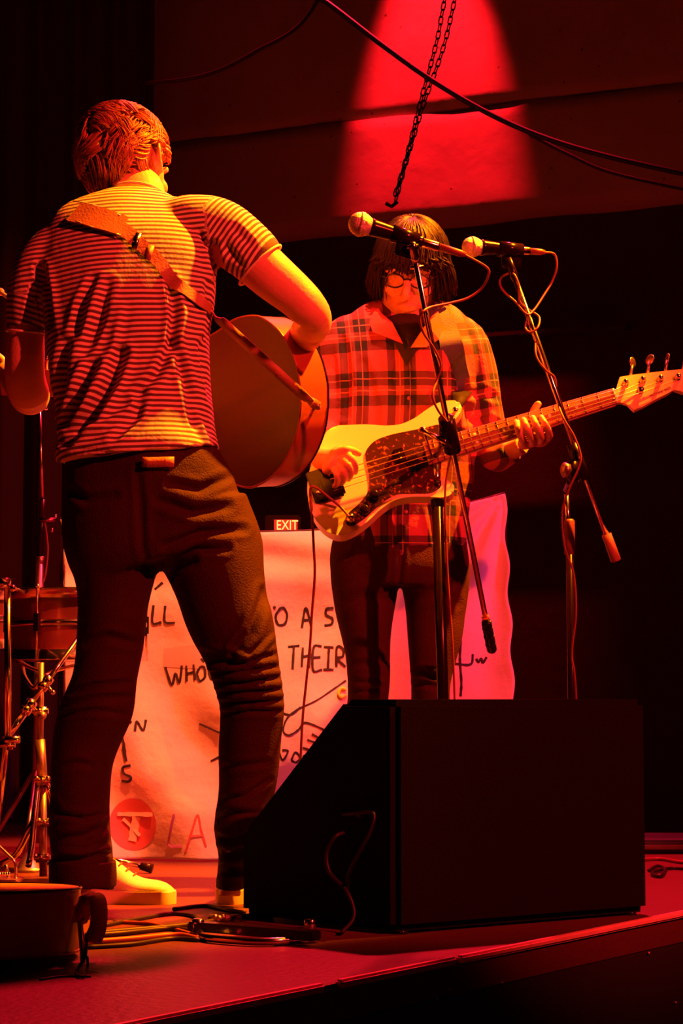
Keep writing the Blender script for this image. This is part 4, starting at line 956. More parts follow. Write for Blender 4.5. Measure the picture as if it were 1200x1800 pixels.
# collar wings, button placket
M['collar'] = mat('collar_flannel', (.50, .08, .09), .8, var=.3, scale=60)
def wing(pts, lift=.012):
    q, nq = laid(s2bvh, pts, lift); nn = sum((n for n in nq if n), Vector()).normalized()
    q = [a if a else P(x, y, YB - .13) for a, (x, y) in zip(q, pts)]
    bm = N(); c = bm.verts.new(sum(q, Vector()) / len(q) + nn * .004); vs = [bm.verts.new(v) for v in q]
    for i in range(len(vs)): bm.faces.new((c, vs[i], vs[(i + 1) % len(vs)]))
    o = finish('collar', bm, M['collar'], bas, False); so = o.modifiers.new('s', 'SOLIDIFY'); so.thickness = .004
wing([(667, 548), (672, 556), (690, 572), (708, 606), (682, 596), (658, 588), (652, 572), (658, 556)])
wing([(766, 552), (757, 560), (742, 580), (722, 612), (745, 612), (768, 600), (776, 575)])
q, nq = laid(s2bvh, [(676, 560), (700, 554), (728, 554), (750, 562), (740, 604), (714, 644), (696, 608)], .004); q = [a for a in q if a]
if len(q) > 3:
    bm = N(); c = bm.verts.new(sum(q, Vector()) / len(q) + Vector((0, -.006, 0))); vs = [bm.verts.new(v) for v in q]
    for i in range(len(vs)): bm.faces.new((c, vs[i], vs[(i + 1) % len(vs)]))
    o = finish('undershirt', bm, mat('dark_undershirt', (.03, .008, .01), .8), bas); so = o.modifiers.new('s', 'SOLIDIFY'); so.thickness = .003
M['button'] = mat('dark_button', (.25, .06, .06), .4)
for (x, y) in ((718, 700), (713, 900)):
    h = s2bvh.ray_cast(CAMV, ray(x, y).normalized()); bm = N()
    if h[0]: lathe(bm, [(0, .0055), (.002, .0055), (.0025, .004)], h[0], h[1], 14); finish('button', bm, M['button'], bas)
    else: bm.free()
# jeans
bm = N()
limb(bm, [(702, 925, YB, 112, .102), (702, 960, YB, 121, .110), (702, 1000, YB, 122, .112), (702, 1030, YB, 108, .10)], 32, 4, e=.9)
limb(bm, [(640, 960, YB, 58, .095), (640, 1010, YB, 60, .096), (641, 1060, YB, 54, .088), (643, 1110, YB - .01, 46, .078), (647, 1160, YB - .02, 39, .068), (648, 1210, YB - .02, 37, .066), (645, 1260, YB, 37, .066), (642, 1340, YB, 35, .062), (640, 1420, YB + .02, 31, .056), (640, 1500, YB + .03, 28, .052), (640, 1522, YB + .03, 28, .052)], 26, 4)
limb(bm, [(763, 960, YB, 58, .095), (764, 1010, YB, 60, .096), (765, 1060, YB, 54, .088), (764, 1110, YB - .01, 48, .078), (760, 1160, YB - .02, 41, .068), (757, 1210, YB - .02, 36, .066), (758, 1260, YB, 36, .066), (760, 1340, YB, 35, .062), (762, 1420, YB + .02, 31, .056), (764, 1500, YB + .03, 28, .052), (764, 1522, YB + .03, 28, .052)], 26, 4)
me = remesh(bm, .006, 4)
creases(me, [([(700, 1040), (706, 980), (706, 950)], 5, .008), ([(595, 985), (620, 975), (625, 955)], 3, .005), ([(720, 1190), (740, 1180), (765, 1192)], 5, .009), ([(722, 1206), (745, 1202), (770, 1208)], 5, .009), ([(612, 1195), (640, 1200), (670, 1190)], 5, .006), ([(615, 1170), (640, 1165), (680, 1160)], 6, .005), ([(690, 1060), (650, 1040), (610, 1060)], 9, .005), ([(715, 1060), (760, 1040), (800, 1060)], 9, .005), ([(615, 1215), (640, 1215), (672, 1208)], 4, .006)])
wobble(me, .006, 9, 31); flat(me, M['denim2'], 'jeans', bas)
shoe(bas, P(636, 1225, YB + .10), Vector((-.15, -1, 0)), .28); shoe(bas, P(768, 1225, YB + .10), Vector((.2, -1, 0)), .28)
# body
bm = N()
limb(bm, [(702, 1000, YB, 95, .08), (704, 900, YB, 95, .085), (714, 700, YB, 105, .095), (714, 620, YB - .02, 105, .09), (716, 585, YB - .05, 60, .072), (714, 555, YB - .06, 46, .058), (716, 520, YB - .07, 44, .055), (720, 490, YB - .06, 44, .05)], 28, 4)
limb(bm, [(640, 990, YB, 45, .07), (643, 1110, YB, 34, .06), (646, 1240, YB, 28, .05), (640, 1420, YB + .02, 22, .04), (639, 1530, YB + .05, 18, .035)], 18, 3)
limb(bm, [(763, 990, YB, 45, .07), (763, 1110, YB, 34, .06), (758, 1240, YB, 28, .05), (762, 1420, YB + .02, 22, .04), (765, 1530, YB + .05, 18, .035)], 18, 3)
limb(bm, [(640, 600, YB, 34, .05), (592, 650, YB, 29, .045), (576, 750, YB, 24, .04), (562, 792, YB - .08, 21, .034), (566, 806, YB - .20, 18, .026), (578, 806, YB - .26, 18, .024)], 20, 4)
limb(bm, [(780, 600, YB, 34, .05), (838, 660, YB, 27, .045), (858, 760, YB, 25, .04), (885, 795, YB - .05, 20, .034), (905, 788, YB - .09, 17, .026), (918, 782, YB - .11, 17, .022)], 20, 4)
hb = P(722, 478, YB - .085)
fw2 = Vector((-.13, -.86, -.50)); LB, RB = head(bm, hb, fw2, (0, -.5, .86), .98)
# left hand round the neck
def pp_(*a): return [P(*x) for x in a]
Yn = YB - .20
ball(bm, P(930, 772, YB - .14), (.040, .018, .030), 20, 12, basis((.3, -.6, .6)))
ball(bm, P(947, 768, YB - .15), (.030, .018, .026), 18, 12)
finger(bm, pp_((922, 782, YB - .16), (919, 776, YB - .245), (911, 758, YB - .288), (907, 742, YB - .276)), .0090)
finger(bm, pp_((936, 780, YB - .16), (935, 772, YB - .25), (926, 753, YB - .292), (920, 738, YB - .280)), .0092)
finger(bm, pp_((950, 776, YB - .16), (951, 768, YB - .25), (943, 750, YB - .293), (936, 734, YB - .281)), .0092)
finger(bm, pp_((963, 771, YB - .15), (966, 763, YB - .242), (959, 747, YB - .287), (951, 733, YB - .276)), .0082)
finger(bm, pp_((935, 760, YB - .15), (934, 735, YB - .16), (940, 718, YB - .18), (946, 710, YB - .20)), .0100)
# right hand plucking
Yr = YB - .31
ball(bm, P(588, 812, Yr + .012), (.040, .020, .034), 20, 12, basis((.2, -.9, .3)))
ball(bm, P(597, 806, Yr), (.028, .018, .032), 18, 12)
finger(bm, pp_((604, 797, Yr - .01), (618, 806, Yr - .03), (624, 818, Yr - .02), (624, 830, Yr + .005)), .0090)
finger(bm, pp_((600, 806, Yr - .015), (612, 818, Yr - .035), (616, 832, Yr - .02), (612, 842, Yr + .005)), .0092)
finger(bm, pp_((594, 816, Yr - .012), (603, 829, Yr - .03), (604, 842, Yr - .015), (599, 850, Yr + .005)), .0090)
finger(bm, pp_((586, 822, Yr - .01), (592, 836, Yr - .025), (592, 848, Yr - .01), (588, 856, Yr + .005)), .0080)
finger(bm, pp_((590, 796, Yr - .01), (606, 790, Yr - .02), (619, 792, Yr - .012), (630, 797, Yr - .0)), .0100)
limb(bm, [(560, 806, Yr + .06, 20, .026), (576, 808, Yr + .02, 20, .022), (592, 808, Yr + .01, 22, .02)], 16, 3)
me = remesh(bm, .0032, 4); flat(me, M['skin'], 'body', bas)
# glasses
bm = N()
for q in (-1, 1):
    tube(bm, [LB(q * .032 + .024 * math.cos(a) * (1 - .12 * math.sin(a)), .100 - .004 * abs(math.cos(a)), .008 + .018 * math.sin(a)) for a in [2 * math.pi * k / 20 for k in range(20)]], .0022, 6, closed=True)
    tube(bm, [LB(q * .056, .096, .014), LB(q * .074, .07, .014), LB(q * .080, .0, .010)], .0022, 6)
tube(bm, [LB(-.010, .100, .012), LB(0, .104, .015), LB(.010, .100, .012)], .0022, 6)
finish('glasses', bm, M['lens'], bas)
bm = N()
for q in (-1, 1): tube(bm, [LB(q * .016, .096, .041), LB(q * .034, .097, .047), LB(q * .058, .080, .040)], [.002, .004, .0015], 6, 3)
finish('eyebrow', bm, M['hair_dark'], bas)
# shaggy straight hair falling from the crown
bm = N(); rng = random.Random(11)
capM = Matrix.Translation(LB(0, -.014, .034)) @ RB.to_4x4() @ Matrix.Diagonal((.084, .103, .096, 1))
bmesh.ops.create_icosphere(bm, subdivisions=4, radius=1, matrix=capM); inv = RB.transposed()
bmesh.ops.delete(bm, geom=[v for v in bm.verts if (lambda l: (l.y > .070 and l.z < .03) or l.z < -.05)(inv @ (v.co - LB(0, 0, 0)))], context='VERTS')
for i in range(1500):
    phi = rng.uniform(0, 2 * math.pi); side_ = abs(math.cos(phi)); fr = math.sin(phi)
    rr = rng.uniform(.98, 1.13); thm = math.radians(74 + 12 * rng.random()) if fr > .55 else math.radians(92)
    drop = rng.uniform(.004, .022) if fr > .55 else (rng.uniform(.045, .10) if fr > -.3 else rng.uniform(.04, .09)); pts = []
    jit = rng.uniform(-.5, .5); flick = rng.uniform(-.004, .02); k0 = rng.uniform(.02, .35)
    for k in range(9):
        th = k0 + (thm - k0) * min(k / 6, 1); ph = phi + jit * k / 8
        l = Vector((.086 * rr * math.sin(th) * math.cos(ph), -.014 + .106 * rr * math.sin(th) * math.sin(ph), .034 + .097 * rr * math.cos(th)))
        if k > 6:
            l += Vector(((.006 + flick * (k - 6) / 2) * math.cos(ph), .006 * math.sin(ph), -1 * drop * (k - 6) / 2))
        l += Vector((noise.noise(l * 30 + Vector((i, 0, 0))), noise.noise(l * 30 + Vector((0, i, 0))), 0)) * .003
        pts.append(LB(*l))
    tube(bm, pts, [.0022, .0034, .0036, .0036, .0036, .0034, .003, .0024, .0008], 4)
finish('hair', bm, M['hair_dark'], bas, kind='stuff')

# ------------------------------------------------------------------ bass guitar
bn = Vector((-.03, -.95, .30)); BP = Plane(700, 800, YB - .265, bn); bn = BP.n
bt = thing('bass_guitar', 'cream short-scale electric bass with tortoiseshell pickguard held by the plaid-shirted man', 'guitar', BP.hit(680, 840))
def bo(pts, off=0.0, sub=5): return [BP.hit(a[0], a[1], off) for a in cr(pts, sub, True)]
body_px = [(583, 750), (612, 747), (645, 746), (680, 748), (705, 745), (728, 735), (748, 721), (768, 709), (788, 704), (803, 705), (811, 713), (809, 725), (799, 737), (785, 748), (778, 762), (775, 790), (772, 815), (771, 832), (780, 843), (794, 847), (798, 857), (793, 868), (778, 874), (750, 873), (715, 874), (690, 881), (668, 896), (645, 917), (620, 934), (598, 941), (577, 935), (558, 918), (546, 895), (540, 866), (543, 830), (556, 795), (568, 768)]
bm = N(); prism(bm, bo(body_px), bn, .040, .007, 4); finish('body', bm, M['bass_cream'], bt, auto=35)
pg_px = [(642, 800), (648, 785), (662, 773), (687, 764), (715, 758), (745, 752), (772, 746), (776, 755), (776, 800), (774, 835), (772, 855), (758, 866), (730, 867), (702, 868), (683, 876), (664, 890), (642, 910), (622, 923), (610, 922), (607, 912), (614, 900), (630, 886), (645, 868), (650, 852), (648, 832)]
bm = N(); prism(bm, bo(pg_px, .0022, 4), bn, .0025, 0); finish('pickguard', bm, M['tortoise'], bt, False)
def npx(s, o):
    """s along the neck: 0 nut .. 1 body end ; o across in px (down +)"""
    x0, y0, x1, y1 = 1081, 695.5, 748, 797; dx, dy = x1 - x0, y1 - y0; L = math.hypot(dx, dy)
    return x0 + dx * s + o * dy / L * 1.0, y0 + dy * s - o * dx / L
def quadpx(s0, s1, w0, w1): return [npx(s0, -w0), npx(s1, -w1), npx(s1, w1), npx(s0, w0)]
def nh(s, o, off): return BP.hit(*npx(s, o), off)
bm = N(); prism(bm, [nh(0, -13.5, .010), nh(.98, -20, .010), nh(.98, 20, .010), nh(0, 13.5, .010)], bn, .022, 0); bmesh.ops.bevel(bm, geom=[e for e in bm.edges], offset=.004, segments=2, affect='EDGES'); finish('neck', bm, M['maple'], bt)
bm = N(); prism(bm, [nh(0, -13.8, .0155), nh(1.0, -20.5, .0155), nh(1.0, 20.5, .0155), nh(0, 13.8, .0155)], bn, .006, .001, 1); finish('fretboard', bm, M['rosewood'], bt, False)
sc = 1 / .66  # nut-to-bridge length in neck units
for k in range(1, 20):
    s = sc * (1 - 2 ** (-k / 12))
    if s > .985: break
    hw = 13.6 + 6.8 * s; bm = N(); tube(bm, [nh(s, -hw, .0162), nh(s, hw, .0162)], .0012, 6); finish('fret', bm, M['chrome'], bt)
for k in (3, 5, 7, 9, 12, 15, 17):
    s = sc * (1 - (2 ** (-k / 12) + 2 ** (-(k - 1) / 12)) / 2)
    if s > .98: continue
    for o_ in ((-7, 7) if k == 12 else (0,)):
        bm = N(); lathe(bm, [(-.001, .0038), (.0008, .0038)], nh(s, o_, .0155), bn, 14); finish('dot_marker', bm, M['pearl'], bt, False)
hs_px = [(1083, 682), (1086, 672), (1089, 662), (1110, 659), (1150, 654), (1205, 648), (1245, 645), (1262, 655), (1258, 672), (1240, 684), (1215, 692), (1198, 689), (1184, 684), (1172, 692), (1150, 703), (1130, 714), (1114, 721), (1108, 715), (1102, 709), (1090, 706), (1079, 708), (1079, 690)]
bm = N(); prism(bm, [BP.hit(x, y, .010) for x, y in hs_px], bn, .015, .002, 2); finish('headstock', bm, M['maple'], bt, auto=40, label='amber-lit headstock with lettering')
bm = N(); tube(bm, [nh(.0, -13, .0165), nh(.0, 13, .0165)], .0022, 8); finish('nut', bm, M['pearl'], bt)
tp_ = [(1099, 674), (1129, 669), (1160, 667), (1191, 664)]
for i, (x, y) in enumerate(tp_):
    bm = N(); lathe(bm, [(0, .0085), (.002, .0085), (.003, .0055), (.012, .005), (.014, .0062), (.016, .005)], BP.hit(x, y, .010), bn, 16); pk = finish('tuning_peg', bm, M['chrome'], bt)
    kx, ky = x + 12, y - 33; c = BP.hit(kx, ky, .000); s0 = BP.hit(x + 9, y - 14, .0)
    bm = N(); tube(bm, [s0, c], .0035, 8); ball(bm, c + (c - s0) * .2, (.017, .003, .013), 18, 10, basis((.1, .15, 1)) @ Matrix.Rotation([.2, 1.3, .9, .4][i], 3, 'Z')); finish('tuning_key', bm, M['dullchrome'], pk)
bm = N(); lathe(bm, [(0, .0075), (.003, .0075), (.006, .003), (.008, .0075), (.010, .007)], BP.hit(1126, 686, .010), bn, 16); finish('string_tree', bm, M['chrome'], bt)
bm = N(); lathe(bm, [(0, .003), (.002, .0025)], BP.hit(1078, 702, .016), bn, 8); finish('truss_cover', bm, M['chrome'], bt)
ndir = (nh(0, 0, 0) - nh(1, 0, 0)).normalized()
tdir = BP.hit(1190, 677) - BP.hit(1143, 697)
me = text_mesh('MUSTANG BASS', .0082, .0003, BP.hit(1143, 698, .0104), tdir, bn, sx=.95); link('lettering', me, M['ink'], bt, False, kind='stuff')
me = text_mesh('Fender', .016, .0003, BP.hit(1111, 712, .0104), BP.hit(1140, 698) - BP.hit(1111, 712), bn, shear=.5, sx=.8); link('script_lettering', me, mat('gold_script', (.9, .75, .45), .4), bt, False)
# strings: bridge -> nut -> peg
for i in range(4):
    o0 = (i - 1.5) * 6.2; o1 = (i - 1.5) * 10.5
    bx, by = npx(1.50, o1)
    pe = BP.hit(*tp_[[3, 2, 1, 0][i]] if False else tp_[i], .018)
    bm = N(); tube(bm, [BP.hit(bx, by, .020), nh(0, o0, .0195), BP.hit(tp_[i][0], tp_[i][1] + 3, .0165)], [.0014 - .0002 * i] * 3, 6); finish('string', bm, M['string'], bt)
# pickup, bridge, knobs, jack
bm = N(); c = BP.hit(*npx(1.10, 0), .006); R = Matrix((ndir, bn.cross(ndir), bn)).transposed()
for s_, o_ in ((1.13, -9), (1.07, 11)):
    box(bm, BP.hit(*npx(s_, o_), .006), (.026, .036, .012), R, .002)
finish('pickup', bm, M['blackplastic'], bt, False)
bm = N(); 
for i in range(4): lathe(bm, [(0, .003), (.002, .003)], BP.hit(*npx(1.13 if i < 2 else 1.07, -14 + i * 9.5), .012), bn, 8)
finish('pole_piece', bm, M['chrome'], bt)
bm = N(); box(bm, BP.hit(*npx(1.53, 0), .004), (.075, .085, .006), R, .003); finish('bridge_plate', bm, M['blackmetal'], bt, False)
bm = N(); box(bm, BP.hit(583, 856, .012), (.055, .062, .016), R, .006); finish('bridge_cover', bm, M['blackmetal'], bt, auto=40)
for i in range(4):
    bm = N(); lathe(bm, [(-.007, .004), (.007, .004)], BP.hit(*npx(1.50, (i - 1.5) * 10.5), .014), bn.cross(ndir), 10); finish('saddle', bm, M['chrome'], bt)
for (x, y) in ((657, 873), (640, 899)):
    bm = N(); lathe(bm, [(.002, .013), (.010, .0125), (.017, .011), (.018, .009), (.018, .001)], BP.hit(x, y, .002), bn, 20); finish('knob', bm, M['blackplastic'], bt)
bm = N(); lathe(bm, [(.002, .010), (.006, .010), (.010, .006), (.022, .006)], BP.hit(617, 913, .002), bn, 16); finish('output_jack', bm, M['chrome'], bt)
for (x, y) in ((800, 722), (560, 868), (571, 846)):
    bm = N(); lathe(bm, [(0, .004), (.004, .004), (.007, .008), (.010, .006)], BP.hit(x, y, 0), bn, 12); finish('strap_button', bm, M['chrome'], bt)
# strap over his left shoulder
Pp = [(752, 540), (772, 560), (786, 590), (796, 625), (804, 660), (808, 688)]
o, Cs = strap('strap', s2bvh, Pp, [.060, .062, .060, .055], .003, M['navy_strap'], bt)
e_ = BP.hit(803, 716, -.015); bm = N(); pp = [Cs[-1], Cs[-1].lerp(e_, .5) + Vector((0, -.02, 0)), e_]; ribbon(bm, pp, [bn] * 3, [.05, .035, .02], .004); finish('strap_end', bm, M['black_strap'], bt)
# lead from the bass
ucable('instrument_lead', [BP.hit(617, 913, .022), P(600, 893, YB - .31), P(575, 872, YB - .32), P(553, 856, YB - .32), P(545, 862, YB - .30), P(548, 900, YB - .30), P(551, 960, YB - .28), P(553, 1010, YB - .25), P(548, 1080, YB - .22), P(545, 1130, YB - .2), P(538, 1200, YB - .15), P(532, 1260, YB - .1), P(528, 1340, YB), P(526, 1450, YB + .1), G(530, 1535, .006), G(450, 1545, .006)],
       .0033, M['redcable'], 'thin lead hanging from the cream bass jack down to the stage', sub=6)

# ------------------------------------------------------------------ drum kit at the left edge
def drum(name, label, c, r, h, ydepth, lugs=8, angle0=0.3):
    t = thing(name, label, 'drum', c - Vector((0, 0, h / 2)))
    z = Vector((0, 0, 1)); b = c - z * h / 2
    bm = N(); lathe(bm, [(0.004, r * .985), (h - .004, r * .985)], b, z, 48); finish('shell', bm, M['drum'], t, auto=40)
    for zz in (0, h):
        bm = N(); lathe(bm, [(-.001, r * .90), (.001, r * .97), (0, r)] if zz else [(0, r), (.001, r * .9)], b + z * zz, z, 48); finish('drum_head', bm, M['drumhead'], t)
        bm = N(); s = 1 if zz else -1
        lathe(bm, [(-.016 * s, r * 1.0), (-.016 * s, r * 1.045), (.006 * s, r * 1.035), (.009 * s, r * 1.05), (.011 * s, r * 1.03), (.009 * s, r * 1.0)], b + z * zz, z, 56); finish('hoop', bm, M['chrome'], t)
    bm = N(); lathe(bm, [(-.008, r * .99), (-.008, r * 1.01), (-.003, r * 1.022), (.003, r * 1.022), (.008, r * 1.01), (.008, r * .99)], b + z * h * .52, z, 56); finish('shell_band', bm, M['chrome'], t)
    for k in range(lugs):
        a = angle0 + 2 * math.pi * k / lugs; d = Vector((math.cos(a), math.sin(a), 0))
        bm = N(); box(bm, b + d * r * 1.02 + z * h * .52, (.020, .022, h * .34), Matrix.Rotation(a, 3, 'Z'), .005); lg = finish('lug', bm, M['chrome'], t, auto=40)
        bm = N(); tube(bm, [b + d * r * 1.045 + z * (-.010), b + d * r * 1.045 + z * (h + .014)], .0032, 8); ball(bm, b + d * r * 1.045 + z * (h + .014), .006, 8, 6); finish('tension_rod', bm, M['chrome'], lg)
    return t
drum('snare_drum', 'dark red drum with chrome hoops beside the guitarist leg', P(135, 1100, 5.45), .182, .165, 5.45, 8, .35)
drum('tom_drum', 'second small drum glimpsed behind the chrome rack tube at the left edge', P(-40, 1090, 5.7), .10, .14, 5.7, 6, .1)
def pole(bm, a, b, r): tube(bm, [a, b], r, 12)
# chrome rack tube
t = thing('drum_rack', 'upright chrome tube with top clamp at the far left edge', 'stand', G(12, 1500))
bm = N(); pole(bm, P(13, 1030, 5.05), P(14, 1310, 5.05), .0085); finish('upright', bm, M['chrome'], t)
bm = N(); lathe(bm, [(-.012, .017), (-.012, .020), (.012, .020), (.012, .012)], P(5, 1025, 5.05), (0, 0, 1), 16); ball(bm, P(22, 1034, 5.04), .009); finish('top_clamp', bm, M['chrome'], t)
bm = N(); box(bm, P(14, 1308, 5.05), (.035, .03, .028), bev=.006); lathe(bm, [(-.018, .009), (.018, .009)], P(22, 1300, 5.03), (1, 0, 0), 12); finish('lower_clamp', bm, M['chrome'], t)
bm = N(); pole(bm, P(10, 1316, 5.05), G(-12, 1510), .008); finish('leg', bm, M['chrome'], t)
bm = N(); pole(bm, P(20, 1032, 5.05), P(42, 1042, 5.3), .005); finish('bracket_arm', bm, M['chrome'], t)
# diagonal tube
t = thing('boom_arm', 'slanting chrome boom tube with ratchet collars below the drum', 'stand', P(60, 1240, 5.1))
a, b = P(145, 1112, 5.18), P(8, 1300, 5.06); d = (b - a).normalized()
bm = N(); tube(bm, [a, a.lerp(b, .7)], .0062, 12); finish('rod', bm, M['chrome'], t)
bm = N(); tube(bm, [a.lerp(b, .70), b], .010, 12); finish('sleeve', bm, M['chrome'], t)
for q, r in ((.48, .013), (.70, .0145)):
    bm = N(); lathe(bm, [(-.018, .006), (-.018, r), (-.004, r), (-.002, r * .85), (.004, r * .85), (.006, r), (.018, r), (.018, .006)], a.lerp(b, q), d, 16); finish('collar', bm, M['chrome'], t)
bm = N(); tube(bm, [a.lerp(b, .48), P(92, 1217, 5.1)], .004, 8); ball(bm, P(93, 1217, 5.1), .006); finish('wing_screw', bm, M['chrome'], t)
# double stand under the drum
t = thing('snare_stand', 'chrome drum stand with clamps standing by the guitarist left shoe', 'stand', G(65, 1535))
bz = G(68, 1545); top = P(72, 1165, bz.y)
bm = N(); pole(bm, P(70, 1300, bz.y), P(75, 1380, bz.y), .013); pole(bm, P(75, 1380, bz.y), P(76, 1540, bz.y), .010); finish('tube', bm, M['dullchrome'], t)
bm = N(); pole(bm, P(72, 1165, bz.y), P(71, 1300, bz.y), .008); finish('upper_tube', bm, M['dullchrome'], t)
for (x, y, n_) in ((80, 1372, 3), (84, 1446, 4), (78, 1508, 3), (75, 1250, 2)):
    bm = N(); c = P(x - 4, y, bz.y - .01); box(bm, c, (.040, .03, .022), bev=.005)
    for k in range(n_): ball(bm, P(x - 16 + 10 * k, y - 4 + 3 * (k % 2), bz.y - .025), .0065, 10, 8)
    finish('clamp', bm, M['chrome'], t)
bm = N(); ball(bm, P(74, 1258, bz.y - .03), .011); finish('knob', bm, M['dullchrome'], t)
for pts in ([(68, 1368), (60, 1440), (56, 1490), (50, 1522)], [(80, 1372), (98, 1440), (110, 1500), (112, 1530)], [(60, 1440), (30, 1500), (0, 1520)]):
    bm = N(); tube(bm, [P(x, y, bz.y + .04 * i * (-1 if pts[0][0] == 68 else 1)) for i, (x, y) in enumerate(pts)], .008, 10, 3); finish('leg', bm, M['chrome'], t)
for pts in ([(70, 1180), (50, 1172), (30, 1160)], [(72, 1190), (100, 1178), (140, 1168)], [(72, 1195), (60, 1210), (44, 1190), (40, 1172)]):
    bm = N(); tube(bm, [P(x, y, 5.3 + .02 * i) for i, (x, y) in enumerate(pts)], .0052, 8, 3); finish('basket_arm', bm, M['chrome'], t)
bm = N(); lathe(bm, [(0, .05), (.008, .05), (.012, .03), (.05, .012)], G(50, 1532), (0, 0, 1), 20); finish('spindle', bm, M['dullchrome'], t)
# tall pole behind
t = thing('cymbal_stand', 'tall thin chrome stand rising behind the man at the left', 'stand', G(72, 1500))
pb3 = G(62, 1500)
def P3(x, y): return P(x, y, pb3.y)
bm = N(); pole(bm, P3(69, 715), P3(75, 880), .0065); finish('upper_rod', bm, M['chrome'], t)
bm = N(); pole(bm, P3(75, 878), P3(70, 985), .009); finish('middle_tube', bm, M['blackmetal'], t)
bm = N(); pole(bm, P3(70, 985), Vector((pb3.x, pb3.y, .03)), .0125); finish('lower_tube', bm, M['dullchrome'], t)
bm = N(); box(bm, P3(84, 914), (.05, .03, .012), bev=.004); ball(bm, P3(97, 908), .008); ball(bm, P3(91, 932), .008); finish('tilter', bm, M['chrome'], t)
bm = N(); lathe(bm, [(-.012, .012), (.012, .014)], P3(71, 985), (0, 0, 1), 14); finish('collar', bm, M['dullchrome'], t)
for k in range(3):
    a = k * 2.1 + .5; bm = N(); tube(bm, [Vector((pb3.x, pb3.y, .25)), pb3 + Vector((math.cos(a) * .18, math.sin(a) * .18, .01))], .007, 8); finish('leg', bm, M['dullchrome'], t)
cabl('stand_cable', [P3(76, 900), P3(84, 960), P3(80, 1010), P3(74, 1035), P3(78, 1100)], .0028, M['redcable'], 'thin cable hanging along the tall left stand')
# boom rod end coming in at left
t = thing('drumstick', 'pale wooden rod end poking in beside the guitarist left sleeve', 'drumstick', P(10, 518, 5.0))
bm = N(); a, b = P(-40, 486, 5.05), P(28, 532, 4.98); lathe(bm, [(0, .0055), ((b - a).length * .8, .005), ((b - a).length, .003)], a, (b - a), 12); finish('shaft', bm, M['maple'], t)
bm = N(); ball(bm, P(0, 513, 5.01), (.011, .008, .010)); finish('collar', bm, M['maple'], t)
# hi-hat pedal bits, low left
t = thing('drum_pedal', 'bent chrome drum pedal frame low at the left edge', 'drum pedal', G(30, 1552))
for pts in ([(-10, 1480, 0), (14, 1503, 0), (27, 1518, 0), (28, 1545, 0)], [(10, 1520, .03), (16, 1545, .03)]):
    bm = N(); tube(bm, [P(x, y, 4.85 + o_) for x, y, o_ in pts], .0042, 8, 3); finish('frame', bm, M['chrome'], t)
bm = N(); box(bm, P(-2, 1548, 4.86), (.10, .1, .012), bev=.003); finish('footboard', bm, M['dullchrome'], t, False)
bm = N()
for k in range(5): ball(bm, P(0 + 4 * k, 1536, 4.84), .004, 8, 6)
finish('chain_drive', bm, M['chrome'], t)

# ------------------------------------------------------------------ second acoustic guitar lying at the front left
yc = 3.66; tx = P(137, 1620, yc).x
g2, gw2, GW2 = guitar('acoustic_guitar', 'acoustic guitar lying face up on the stage at the bottom left corner', 'guitar', Vector((tx, yc, .069)), (-1, .05, .0), (0.0, .05, 1), True, depth=.110)
sp = gw2(0, 0, 0)
o_bm = N(); q = [sp + Vector(v) for v in ((.0, -.005, .0), (.010, -.01, .02), (.022, -.02, .038), (.035, -.03, .040), (.040, -.035, .02), (.038, -.035, -.01), (.028, -.03, -.035))]
q = [Vector(a) for a in cr([tuple(x) for x in q], 4)]; ribbon(o_bm, q, [Vector((.5, -.5, .6)).normalized()] * len(q), [.034] * len(q), .004); finish('strap_loop', o_bm, M['leather'], g2)
o_bm = N(); tube(o_bm, [sp + Vector(v) for v in ((.006, -.02, .0), (.010, -.03, -.03), (.014, -.04, -.055), (.016, -.05, -.072))], .005, 8, 4); finish('strap_tip', o_bm, M['chrome'], g2)
o_bm = N(); c = G(146, 1700, .004); tube(o_bm, [P(152, 1655, 3.56), P(150, 1680, 3.5), G(140, 1698, .006), G(134, 1712, .004), G(146, 1716, .004), G(154, 1700, .006), P(153, 1682, 3.5)], .0026, 8, 5); finish('strap_lace', o_bm, M['black_strap'], g2)

# ------------------------------------------------------------------ things lying on the stage
def fcab(pts, r, m, label, z=None):
    return cabl('floor_cable', [G(p[0], p[1], (p[2] if len(p) > 2 else r)) for p in pts], r, m, label, sub=6)
fcab([(150, 1645), (220, 1640), (300, 1632), (345, 1640), (355, 1648)], .0055, M['cable'], 'uppermost black cable running left from the flat metal bar')
fcab([(148, 1656), (230, 1650), (310, 1643), (350, 1650)], .005, M['redcable'], 'brown cable just below the uppermost one, left of the metal bar')
fcab([(150, 1665), (230, 1660), (300, 1650), (350, 1652)], .0045, M['cable'], 'lowest black cable in the bundle beside the strap')
fcab([(176, 1628), (260, 1612), (300, 1606), (340, 1610), (350, 1622)], .0045, M['cable'], 'cable arching behind the bundle under the pale shoe')
fcab([(170, 1640), (240, 1634), (330, 1626), (420, 1612), (480, 1608)], .0055, M['cable'], 'long cable passing toward the wedge monitor')
fcab([(200, 1620), (270, 1625), (330, 1640), (362, 1652)], .004, M['redcable'], 'thin brown cable crossing over the bundle')
fcab([(305, 1598), (360, 1592), (400, 1600), (430, 1604)], .0045, M['cable'], 'short black cable end near the right shoe')
fcab([(70, 1722), (110, 1716), (160, 1716)], .002, M['cable'], 'hair-thin string end on the boards by the lying guitar')
t = thing('folded_stand', 'flat black bar with a chrome tube lying before the wedge monitor', 'stand', G(440, 1640))
a, b = G(338, 1627, .02), G(556, 1645, .02)
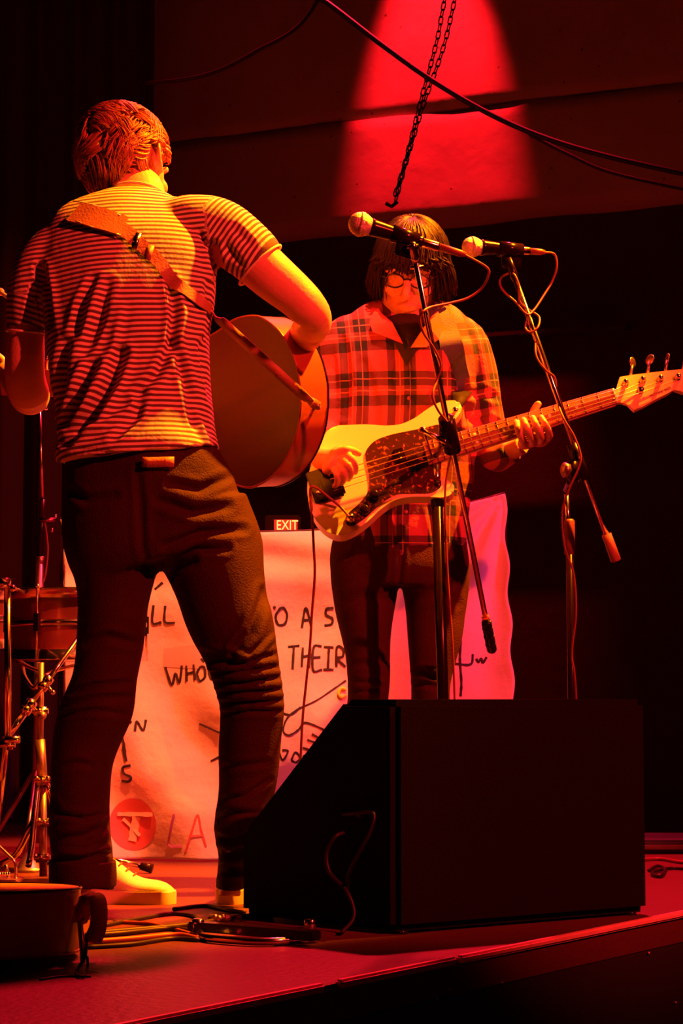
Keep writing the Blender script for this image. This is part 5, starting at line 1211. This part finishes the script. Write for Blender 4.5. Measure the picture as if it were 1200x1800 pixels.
bm = N(); box(bm, (a + b) / 2, ((b - a).length, .035, .018), basis((0, 0, 1), b - a), .003); finish('bar', bm, M['dullchrome'] if False else M['blackmetal'], t, False)
bm = N(); tube(bm, [G(352, 1632, .012), G(356, 1646, .009), G(400, 1652, .009), G(470, 1655, .009), G(545, 1650, .009), G(556, 1644, .012)], .0075, 10, 5); finish('tube', bm, M['chrome'], t)
for x in (348, 545):
    bm = N(); lathe(bm, [(0, .012), (.02, .012), (.023, .009)], G(x, 1636, .012), (0, 0, 1), 12); finish('bolt', bm, M['chrome'], t)
bm = N()
for k in range(3): ball(bm, G(378 + 7 * k, 1612 + 2 * (k % 2), .018), .006, 8, 6)
box(bm, G(385, 1614, .008), (.045, .02, .014), bev=.003); finish('coupling', bm, M['dullchrome'], t)
t = thing('chrome_rod', 'chrome rod with black rubber tip lying behind the pale shoe', 'stand', G(230, 1520))
a, b = P(188, 1492, 5.35), P(258, 1518, 5.30)
fl = G(268, 1527, .012); a = fl + Vector((-.16, .02, .035)); 
bm = N(); tube(bm, [a, fl.lerp(a, .18)], .0065, 12); finish('rod', bm, M['chrome'], t)
bm = N(); tube(bm, [fl.lerp(a, .2), fl], [.010, .013], 12); finish('rubber_tip', bm, M['blackplastic'], t)
# behind the monitor, right edge
t = thing('flight_case', 'low bluish case lid at the right edge behind the wedge monitor', 'case', G(1200, 1520))
bm = N(); c = G(1215, 1500, 0); box(bm, c + Vector((.05, .15, .02)), (.42, .34, .04), None, .008); finish('lid', bm, M['blue_case'], t, False)
bm = N(); box(bm, c + Vector((.05, -.03, .02)), (.42, .014, .012), None, .002); finish('edge_strip', bm, M['dullchrome'], t, False)
cabl('floor_cable', [G(1120, 1512, .005), G(1160, 1510, .005), G(1200, 1516, .005), G(1260, 1518, .005)], .0055, M['redcable'], 'bright cable running to the right edge behind the wedge monitor')
cabl('floor_cable', [G(1140, 1530, .005), G(1155, 1522, .006), G(1168, 1528, .006), G(1160, 1540, .006), G(1146, 1534, .006), G(1180, 1526, .006), G(1230, 1530, .006)], .0045, M['cable'], 'coiled black cable at the right edge beside the wedge monitor')
